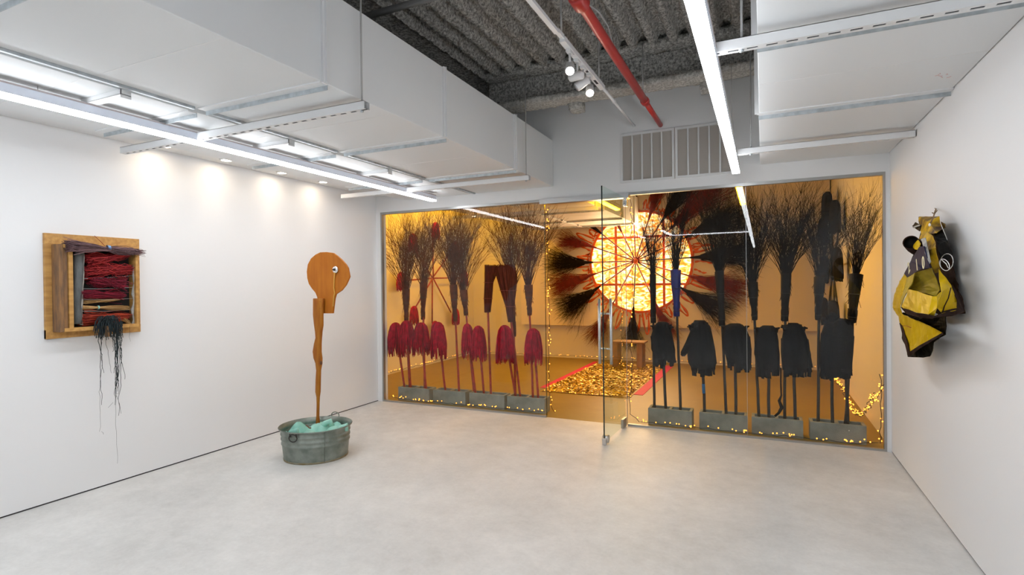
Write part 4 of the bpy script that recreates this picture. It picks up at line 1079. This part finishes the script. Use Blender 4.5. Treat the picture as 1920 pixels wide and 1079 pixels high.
for q in ((190, 810, 194, 815), (219, 742, 227, 776), (212, 755, 203, 765)):
    a = ap(.12, q[0], q[1]); b = ap(.12, q[2], q[3]); ys_.tube([a, (a+b)/2+V((0, .004, .004)), b], .001, 4)
ys_.build('hanging_yarn', 'yarn', ab, O)
a = ap(.15, 197, 610); b = ap(.15, 207, 633)
MB().tube([(a+b)/2+V((0, 0, .045)), (a+b)/2+V((0, 0, -.045))], .020, 12).build('dark_wood_bob', 'oldwood', ab, O)

# ================================================================== TUB AND SCULPTURE
TC = V((.985, -2.29, 0)); RT = R(38); Hh = .315
tub = empty('galvanised_tub', TC, 'oval galvanised metal tub on the floor holding teal cloth', 'tub')
prof = []
for z_, r_ in ((0, .855), (.006, .862), (.04, .872), (.146, .903), (.156, .925), (.168, .925), (.178, .906), (.192, .910), (.202, .932), (.214, .932), (.224, .914), (.240, .920), (.250, .942), (.260, .940), (.268, .925), (.300, .955), (.308, .985), (.316, .992), (.312, 1.0), (.304, .99)):
    prof.append((r_, z_))
oc = [(r_*.35, z_) for r_, z_ in prof]; n = 64
b = MB(); b.lathe(oc, TC, n, 1, .93, RT)
ic = [(r_*.35-.006, z_) for r_, z_ in prof[:-3]]
b.lathe([(.0001, .012)]+[(ic[1][0], .012)]+ic[2:]+[(.344, .316)], TC, n, 1, .93, RT)
bo = b.build('tub_body', 'tub', tub, TC)
MB().lathe([(.298, 0), (.304, .0), (.3065, .014), (.302, .016)], TC, n, 1, .93, RT).build('rusty_foot', 'tubrust', tub, TC)
def tubpt(ang, z_, k=1.0):
    rr = .35*k; x = rr*math.cos(ang); y = rr*.93*math.sin(ang); return TC+V((x*math.cos(RT)-y*math.sin(RT), x*math.sin(RT)+y*math.cos(RT), z_))
for px, py, up in ((549, 822, False), (636, 785, True)):
    t_ = at(2, .27, px, py)-TC; ang = math.atan2(t_.y, t_.x)-RT
    s_ = MB(); pts = []
    for i in range(13):
        a = math.pi*2*i/12; ko = .956+.04
        pts.append(tubpt(ang+.13*math.cos(a), (.262 if not up else .325)+.035*math.sin(a), ko if not up else 1.0))
    s_.tube(pts, .0055, 8, cap=False); s_.build('handle', 'iron' if not up else 'tub', tub, TC)
    e = MB(); e.tube([tubpt(ang-.1, .30, 1.0), tubpt(ang-.1, .27, .97)], .007, 8); e.tube([tubpt(ang+.1, .30, 1.0), tubpt(ang+.1, .27, .97)], .007, 8); e.build('handle_lug', 'iron', tub, TC)
t_ = at(2, .2, 618, 840)-TC; ang = math.atan2(t_.y, t_.x)-RT
MB().tube([tubpt(ang, .01, .866), tubpt(ang, .15, .912), tubpt(ang, .22, .93), tubpt(ang, .30, .965)], .0045, 6).build('seam', 'tub', tub, TC)
# teal cloth
cl = MB(); vs = []; NR, NT = 26, 60
for i in range(NR+1):
    for j in range(NT):
        r_ = i/NR; t = 6.2832*j/NT
        x = .312*r_*math.cos(t); y = .312*.93*r_*math.sin(t)
        hgt = .222+.075*(abs(mn.noise(V((x*5.5, y*5.5, 1.3))))*2.0-.25)+.02*mn.noise(V((x*13, y*13, 4)))-.0*r_
        vs.append(TC+V((x*math.cos(RT)-y*math.sin(RT), x*math.sin(RT)+y*math.cos(RT), hgt)))
fs = [(i*NT+j, (i)*NT+(j+1) % NT, (i+1)*NT+(j+1) % NT, (i+1)*NT+j) for i in range(NR) for j in range(NT)]
cl.add(vs, fs, 0, True)
o = cl.build('teal_cloth', 'teal', None, TC+V((0, 0, .22))); tag(o, 'crumpled teal cloth filling the metal tub', 'cloth')
o.modifiers.new('s', 'SOLIDIFY').thickness = .008
for k, (px, py, s_) in enumerate(((642, 803, .5), (612, 795, .75), (549, 812, .5))):
    p = at(2, .29, px, py)
    fm = MB(); g = random.Random(k+3)
    pts = [p+V((-.07*s_, -.04*s_, -.05)), p+V((-.02, 0, .0)), p+V((.03, .02, .022)), p+V((.06*s_, .05*s_, -.03))]
    fm.tube(pts, [.02, .03, .03, .02], 10); fm.build('fold', 'teal', o, o.location)
# wooden head sculpture
SY = -2.08
def sp_(px, py, y=SY): return at(1, y, px, py)
sc = empty('wooden_sculpture', sp_(597, 808), 'tall brown wooden sculpture of a round head on a thin post, standing in the tub', 'sculpture')
SO = V(sc.location)
hd = [(591, 478), (583, 485), (577, 496), (575, 510), (576, 522), (579, 533), (585, 542), (591, 549), (594, 556), (595.5, 562), (595.5, 588), (623.5, 588), (625, 576), (627, 560), (629.5, 552), (640, 545), (648, 535), (653, 524), (655, 519), (652, 503), (648, 496), (640, 487), (632, 480), (624, 474.5), (612, 473), (600, 473.5)]
b = MB(); b.prism([sp_(x, y) for x, y in hd], (0, .022, 0)); o = b.build('head_panel', 'corten', sc, SO); bevel(o, .002)
L_ = [(588, 560), (588, 575), (588, 592), (590, 610), (592, 622), (593, 634), (590, 645), (587.5, 660), (589, 672), (593, 679), (594, 695), (593, 712), (592.5, 735), (594, 745), (594.5, 757), (594, 780), (592, 809)]
R_ = [(607, 560), (606, 575), (605.5, 592), (605.5, 610), (603.5, 622), (602.5, 634), (602, 645), (602, 660), (603.5, 672), (603, 684), (601, 695), (600.5, 712), (600, 735), (599, 745), (598.5, 757), (598, 780), (600, 809)]
b = MB(); vs = []; n = 12
for (l, r_) in zip(L_, R_):
    a = sp_(*l, SY-.03); c = sp_(*r_, SY-.03); m_ = (a+c)/2; hw = (c-a).length/2; dp = max(.014, min(.026, hw*.8))
    for j in range(n):
        t = 6.2832*j/n; cc, ss = math.cos(t), math.sin(t); k = 1/max(abs(cc), abs(ss))**.75
        vs.append(m_+V((hw*cc*k*.98, dp*ss*k, 0)))
k = len(L_)
fs = [((i+1)*n+j, (i+1)*n+(j+1) % n, i*n+(j+1) % n, i*n+j) for i in range(k-1) for j in range(n)]+[tuple(range(n)), tuple((k-1)*n+j for j in range(n-1, -1, -1))]
b.add(vs, fs, 0, True); o = b.build('post', 'post', sc, SO)
md = o.modifiers.new('b', 'BEVEL'); md.width = .003; md.limit_method = 'ANGLE'
c = sp_(628, 506, SY-.012)
MB().lathe([(.0001, .02), (.012, .012), (.02, .016), (.030, .010), (.036, .006), (.040, 0), (.0001, -.001)], (0, 0, 0), 22).build('foil_eye', 'chrome', sc, SO)
ey_ = [o for o in sc.children if o.name.startswith('foil_eye')][0] if False else COL.objects['foil_eye']
ey_.location = c-SO+V((0, .006, 0)); ey_.rotation_euler = (R(90), 0, 0)
for v_ in ey_.data.vertices: v_.co += SO
MB().lathe([(.0001, .030), (.008, .028), (.012, .018), (.012, .01)], (0, 0, 0), 12).build('eye_bolt', 'iron', sc, SO)
eb = COL.objects['eye_bolt']; eb.location = c-SO; eb.rotation_euler = (R(90), 0, 0)
for v_ in eb.data.vertices: v_.co += SO
pts = [sp_(627.5, 511, SY-.012), sp_(626.5, 525, SY-.006), sp_(626, 540, SY-.006), sp_(627.5, 550, SY-.006), sp_(626, 556, SY-.004), sp_(624.5, 575, SY-.004)]
MB().tube(pts, .0065, 8).build('yellow_cord', 'cord', sc, SO)
for (px, py) in ((600, 566), (600, 579)):
    MB().sphere(sp_(px, py, SY-.058), .003, 8, 5).build('nail', 'iron', sc, SO)
bb = sp_(602, 681, SY-.05); MB().sphere(bb, .016, 12, 8, sc=(.7, .7, 1.3)).build('knot', 'edgewood', sc, SO)
# twig lying on the cloth
pts = [at(2, .31, *q) for q in ((574, 798), (577, 800), (580, 803), (583, 803))]
tag(MB().tube(pts, [.006, .007, .006, .008], 7).build('short_twig', 'edgewood', None, pts[0]), 'short dark twig lying on the teal cloth', 'twig')

# ================================================================== CRUSHED YELLOW METAL (right wall)
YX = XR
ym = empty('crushed_metal_relief', at(0, YX, 1740, 500), 'crushed yellow and black sheet metal relief hanging on the right wall', 'wall art')
YO = V(ym.location)
def yp(px, py, d): return at(0, YX-d, px, py)
def sheet(name, m, pts, quads, th=.004, sub=2, rough=.006, seed=0):
    """pts: (px, py, distance off the wall)"""
    b = MB(); b.add([yp(*p) for p in pts], quads, 0, False)
    o = b.build(name, m, ym, YO)
    if sub:
        s = o.modifiers.new('sub', 'SUBSURF'); s.subdivision_type = 'SIMPLE'; s.levels = s.render_levels = sub+1
        tx = bpy.data.textures.new('dent', 'CLOUDS'); tx.noise_scale = .11
        d = o.modifiers.new('dent', 'DISPLACE'); d.texture = tx; d.strength = rough*4; d.mid_level = .5; d.texture_coords = 'GLOBAL'
    s = o.modifiers.new('sol', 'SOLIDIFY'); s.thickness = th; s.offset = 0
    return o
# backing body, dark, close to the wall
sheet('dark_back_sheet', 'rustm', [(1727, 432, .05), (1768, 425, .05), (1782, 470, .04), (1790, 520, .03), (1808, 575, .03), (1809, 588, .05), (1770, 595, .05), (1700, 560, .06), (1705, 500, .08)],
      [(0, 1, 2, 8), (8, 2, 3, 7), (3, 4, 5, 6), (7, 3, 6)], rough=.008)
sheet('top_flap', 'yrust', [(1723, 407, .10), (1762, 407, .09), (1767, 428, .10), (1756, 437, .15), (1740, 440, .17), (1724, 432, .14), (1743, 418, .15)],
      [(0, 6, 5), (0, 1, 6), (1, 2, 6), (2, 3, 6), (3, 4, 6), (4, 5, 6)], rough=.005)
sheet('side_curl', 'yrust', [(1764, 415, .06), (1773, 421, .07), (1772, 426, .09), (1766, 431, .08)], [(0, 1, 2, 3)], sub=1)
sheet('black_tag', 'blackm', [(1710, 424, .13), (1717, 417, .12), (1727, 423, .14), (1724, 434, .15)], [(0, 1, 2, 3)], sub=1, rough=.003)
sheet('tag_edge', 'branch', [(1711, 426, .15), (1724, 421, .15), (1725, 424, .152), (1713, 428, .152)], [(0, 1, 2, 3)], sub=0)
# curled dark sleeve
sl = MB(); a = yp(1708, 455, .22); b_ = yp(1720, 468, .12); q = (b_-a).to_track_quat('Z', 'Y')
sl.tube([a, a+(b_-a)*.5, b_], [.047, .050, .045], 20, cap=False); o = sl.build('curled_sleeve', 'rustm', ym, YO); s_ = o.modifiers.new('sol', 'SOLIDIFY'); s_.thickness = .004
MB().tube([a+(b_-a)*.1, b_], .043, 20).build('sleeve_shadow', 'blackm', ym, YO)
sheet('neck_strip', 'yrust', [(1727, 432, .15), (1740, 436, .19), (1733, 448, .20), (1722, 450, .18), (1735, 452, .21), (1748, 442, .19), (1755, 465, .20), (1760, 490, .18), (1764, 510, .16), (1752, 512, .19), (1744, 492, .22), (1740, 470, .22)],
      [(0, 1, 2, 3), (1, 5, 4, 2), (5, 6, 11, 4), (6, 7, 10, 11), (7, 8, 9, 10)], rough=.009)
sheet('grey_fold', 'branch', [(1727, 449, .235), (1735, 446, .225), (1741, 470, .235), (1746, 492, .24), (1743, 496, .25), (1736, 478, .25)], [(0, 1, 2, 5), (5, 2, 3, 4)], rough=.003)
sheet('black_side_sheet', 'blackm', [(1750, 436, .12), (1766, 432, .08), (1776, 452, .08), (1783, 478, .07), (1772, 495, .10), (1764, 488, .14), (1758, 462, .15)],
      [(0, 1, 2, 6), (6, 2, 3, 5), (5, 3, 4)], rough=.009)
sheet('upper_left_lobe', 'ypaint', [(1722, 450, .19), (1714, 458, .20), (1712, 466, .20), (1723, 470, .22), (1725, 460, .23)], [(0, 1, 2, 3, 4)], sub=1)
sheet('navy_panel', 'navym', [(1724, 463, .24), (1733, 462, .25), (1744, 500, .25), (1746, 503, .24), (1728, 504, .255), (1716, 512, .24), (1701, 521, .20), (1696, 513, .185), (1708, 490, .22)],
      [(0, 1, 2, 8), (8, 2, 3, 4), (8, 4, 5), (8, 5, 6, 7)], sub=1, rough=.001)
# lettering
def letter(ch, px, py, size, rot):
    cu = bpy.data.curves.new('lettering', 'FONT'); cu.body = ch; cu.size = size; cu.extrude = .001; cu.align_x = 'CENTER'; cu.align_y = 'CENTER'; cu.materials.append(M['cream'])
    tmp = bpy.data.objects.new('lettering_curve', cu); me_ = bpy.data.meshes.new_from_object(tmp); bpy.data.objects.remove(tmp)
    ob = bpy.data.objects.new('lettering', me_); COL.objects.link(ob); ob.parent = ym
    p = yp(px, py, .285); ob.location = p-YO
    ob.rotation_euler = (R(90), R(-rot), R(-90))
    return ob
letter('2', 1704, 503, .105, 28); letter('I', 1719, 498, .105, 18); letter('0', 1731, 494, .105, 12)
sheet('left_side', 'ypaint', [(1696, 514, .185), (1702, 522, .21), (1697, 541, .21), (1690, 560, .20), (1688, 578, .20), (1692, 594, .18), (1683, 592, .13), (1674, 577, .11), (1676, 558, .12), (1684, 535, .15)],
      [(0, 1, 2, 9), (9, 2, 3, 8), (8, 3, 4, 7), (7, 4, 5, 6)], rough=.005)
sheet('olive_edge', 'olive', [(1702, 521, .22), (1716, 512, .25), (1712, 528, .25), (1704, 542, .24), (1694, 560, .22), (1690, 576, .21), (1690, 558, .20), (1697, 541, .21)],
      [(0, 1, 2, 7), (7, 2, 3), (7, 3, 4, 6), (6, 4, 5)], sub=1, rough=.003)
sheet('recessed_panel', 'olive', [(1716, 511, .235), (1746, 503, .22), (1754, 520, .19), (1762, 545, .17), (1754, 556, .18), (1736, 550, .18), (1704, 544, .20)],
      [(0, 1, 2, 6), (6, 2, 3, 5), (5, 3, 4)], rough=.004)
sheet('front_bag', 'ypaint', [(1704, 543, .25), (1722, 547, .27), (1748, 556, .27), (1757, 556, .25), (1764, 548, .22), (1757, 578, .26), (1741, 590, .28), (1718, 586, .28), (1690, 577, .23), (1752, 592, .25)],
      [(0, 1, 7, 8), (1, 2, 6, 7), (2, 3, 5, 6), (3, 4, 5), (6, 5, 9)], rough=.005)
sheet('right_lobe', 'ypaint', [(1760, 505, .18), (1776, 522, .15), (1784, 536, .13), (1794, 566, .12), (1795, 580, .14), (1766, 588, .20), (1757, 578, .235), (1765, 548, .21), (1762, 530, .19)],
      [(0, 1, 8), (1, 2, 7, 8), (2, 3, 6, 7), (3, 4, 5, 6)], rough=.006)
sheet('right_rim', 'rustm', [(1784, 534, .12), (1792, 545, .09), (1806, 575, .06), (1808, 585, .08), (1790, 590, .13), (1764, 594, .18), (1752, 595, .22), (1766, 586, .205), (1795, 579, .145), (1794, 564, .125)],
      [(0, 1, 2, 9), (9, 2, 3, 8), (8, 3, 4), (8, 4, 5, 7), (7, 5, 6)], rough=.004)
sheet('bag_lip', 'rustm', [(1689, 576, .235), (1718, 587, .285), (1742, 591, .285), (1755, 594, .25), (1748, 598, .25), (1728, 596, .26), (1700, 589, .23)], [(0, 1, 5, 6), (1, 2, 4, 5), (2, 3, 4)], sub=1, rough=.002)
sheet('black_lower_back', 'blackm', [(1693, 586, .15), (1732, 594, .15), (1774, 592, .10), (1774, 612, .10), (1772, 628, .11), (1751, 643, .12), (1750, 658, .11), (1744, 669, .11), (1730, 671, .12), (1703, 670, .13), (1692, 630, .13)],
      [(0, 1, 10), (1, 2, 3, 10), (3, 4, 5, 10), (5, 6, 7, 10), (10, 7, 8, 9)], rough=.006)
sheet('lower_panel', 'ypaint', [(1681, 580, .12), (1692, 590, .19), (1716, 600, .20), (1745, 612, .20), (1767, 625, .18), (1745, 639, .19), (1722, 649, .19), (1706, 662, .17), (1702, 650, .16), (1690, 612, .15)],
      [(0, 1, 9), (1, 2, 8, 9), (2, 3, 6, 8), (3, 4, 5, 6), (8, 6, 7)], rough=.004)
sheet('lower_rim', 'rustm', [(1687, 606, .16), (1691, 611, .165), (1700, 640, .18), (1706, 660, .18), (1724, 648, .20), (1768, 624, .19), (1769, 627, .18), (1726, 653, .19), (1706, 668, .17), (1702, 666, .16)],
      [(0, 1, 2, 9), (9, 2, 3, 8), (8, 3, 4, 7), (7, 4, 5, 6)], sub=1, rough=.001)
MB().tube([yp(1692, 611, .2), yp(1701, 612, .21), (yp(1708, 615, .215))], .0022, 5).build('red_scratch', 'redpole', ym, YO)
MB().tube([yp(1783, 540, .155), yp(1778, 560, .18), yp(1771, 574, .2), yp(1767, 587, .22)], .003, 5).build('crease', 'rustm', ym, YO)
MB().sphere(yp(1743, 422, .165), .014, 10, 6, sc=(.4, 1.3, .8)).build('grommet', 'knob', ym, YO)
w_ = MB()
w_.tube([yp(1753, 391, 0), yp(1753, 391, .06)], .003, 6)
pts = [yp(1755, 392, .05), yp(1752, 400, .09), yp(1750, 408, .14), yp(1745, 418, .18)]
w_.tube(pts, .004, 6); w_.tube([yp(1748, 399, .09), yp(1752, 402, .10), yp(1757, 395, .07)], .0035, 6)
w_.build('hanging_twine', 'twine', ym, YO)
w_ = MB()
cx, cy_ = 1776, 492
def circ(cx, cy_, rx, ry, d, a0=0, a1=6.2832, rot=0): return [yp(cx+rx*math.cos(a0+(a1-a0)*i/20)*math.cos(rot)-ry*math.sin(a0+(a1-a0)*i/20)*math.sin(rot), cy_+rx*math.cos(a0+(a1-a0)*i/20)*math.sin(rot)+ry*math.sin(a0+(a1-a0)*i/20)*math.cos(rot), d) for i in range(21)]
w_.tube(circ(1771, 497, 8, 12, .19, rot=-.6), .0022, 6, cap=False); w_.tube(circ(1775, 492, 12, 16, .15, rot=.2), .0018, 6, cap=False)
w_.tube([yp(1765, 487, .19), yp(1774, 495, .19), yp(1778, 503, .18)], .0022, 6); w_.tube([yp(1762, 407, .12), yp(1764, 420, .13), yp(1770, 435, .12), yp(1776, 450, .11)], .0015, 6)
w_.build('white_wire_loops', 'whitewire', ym, YO)
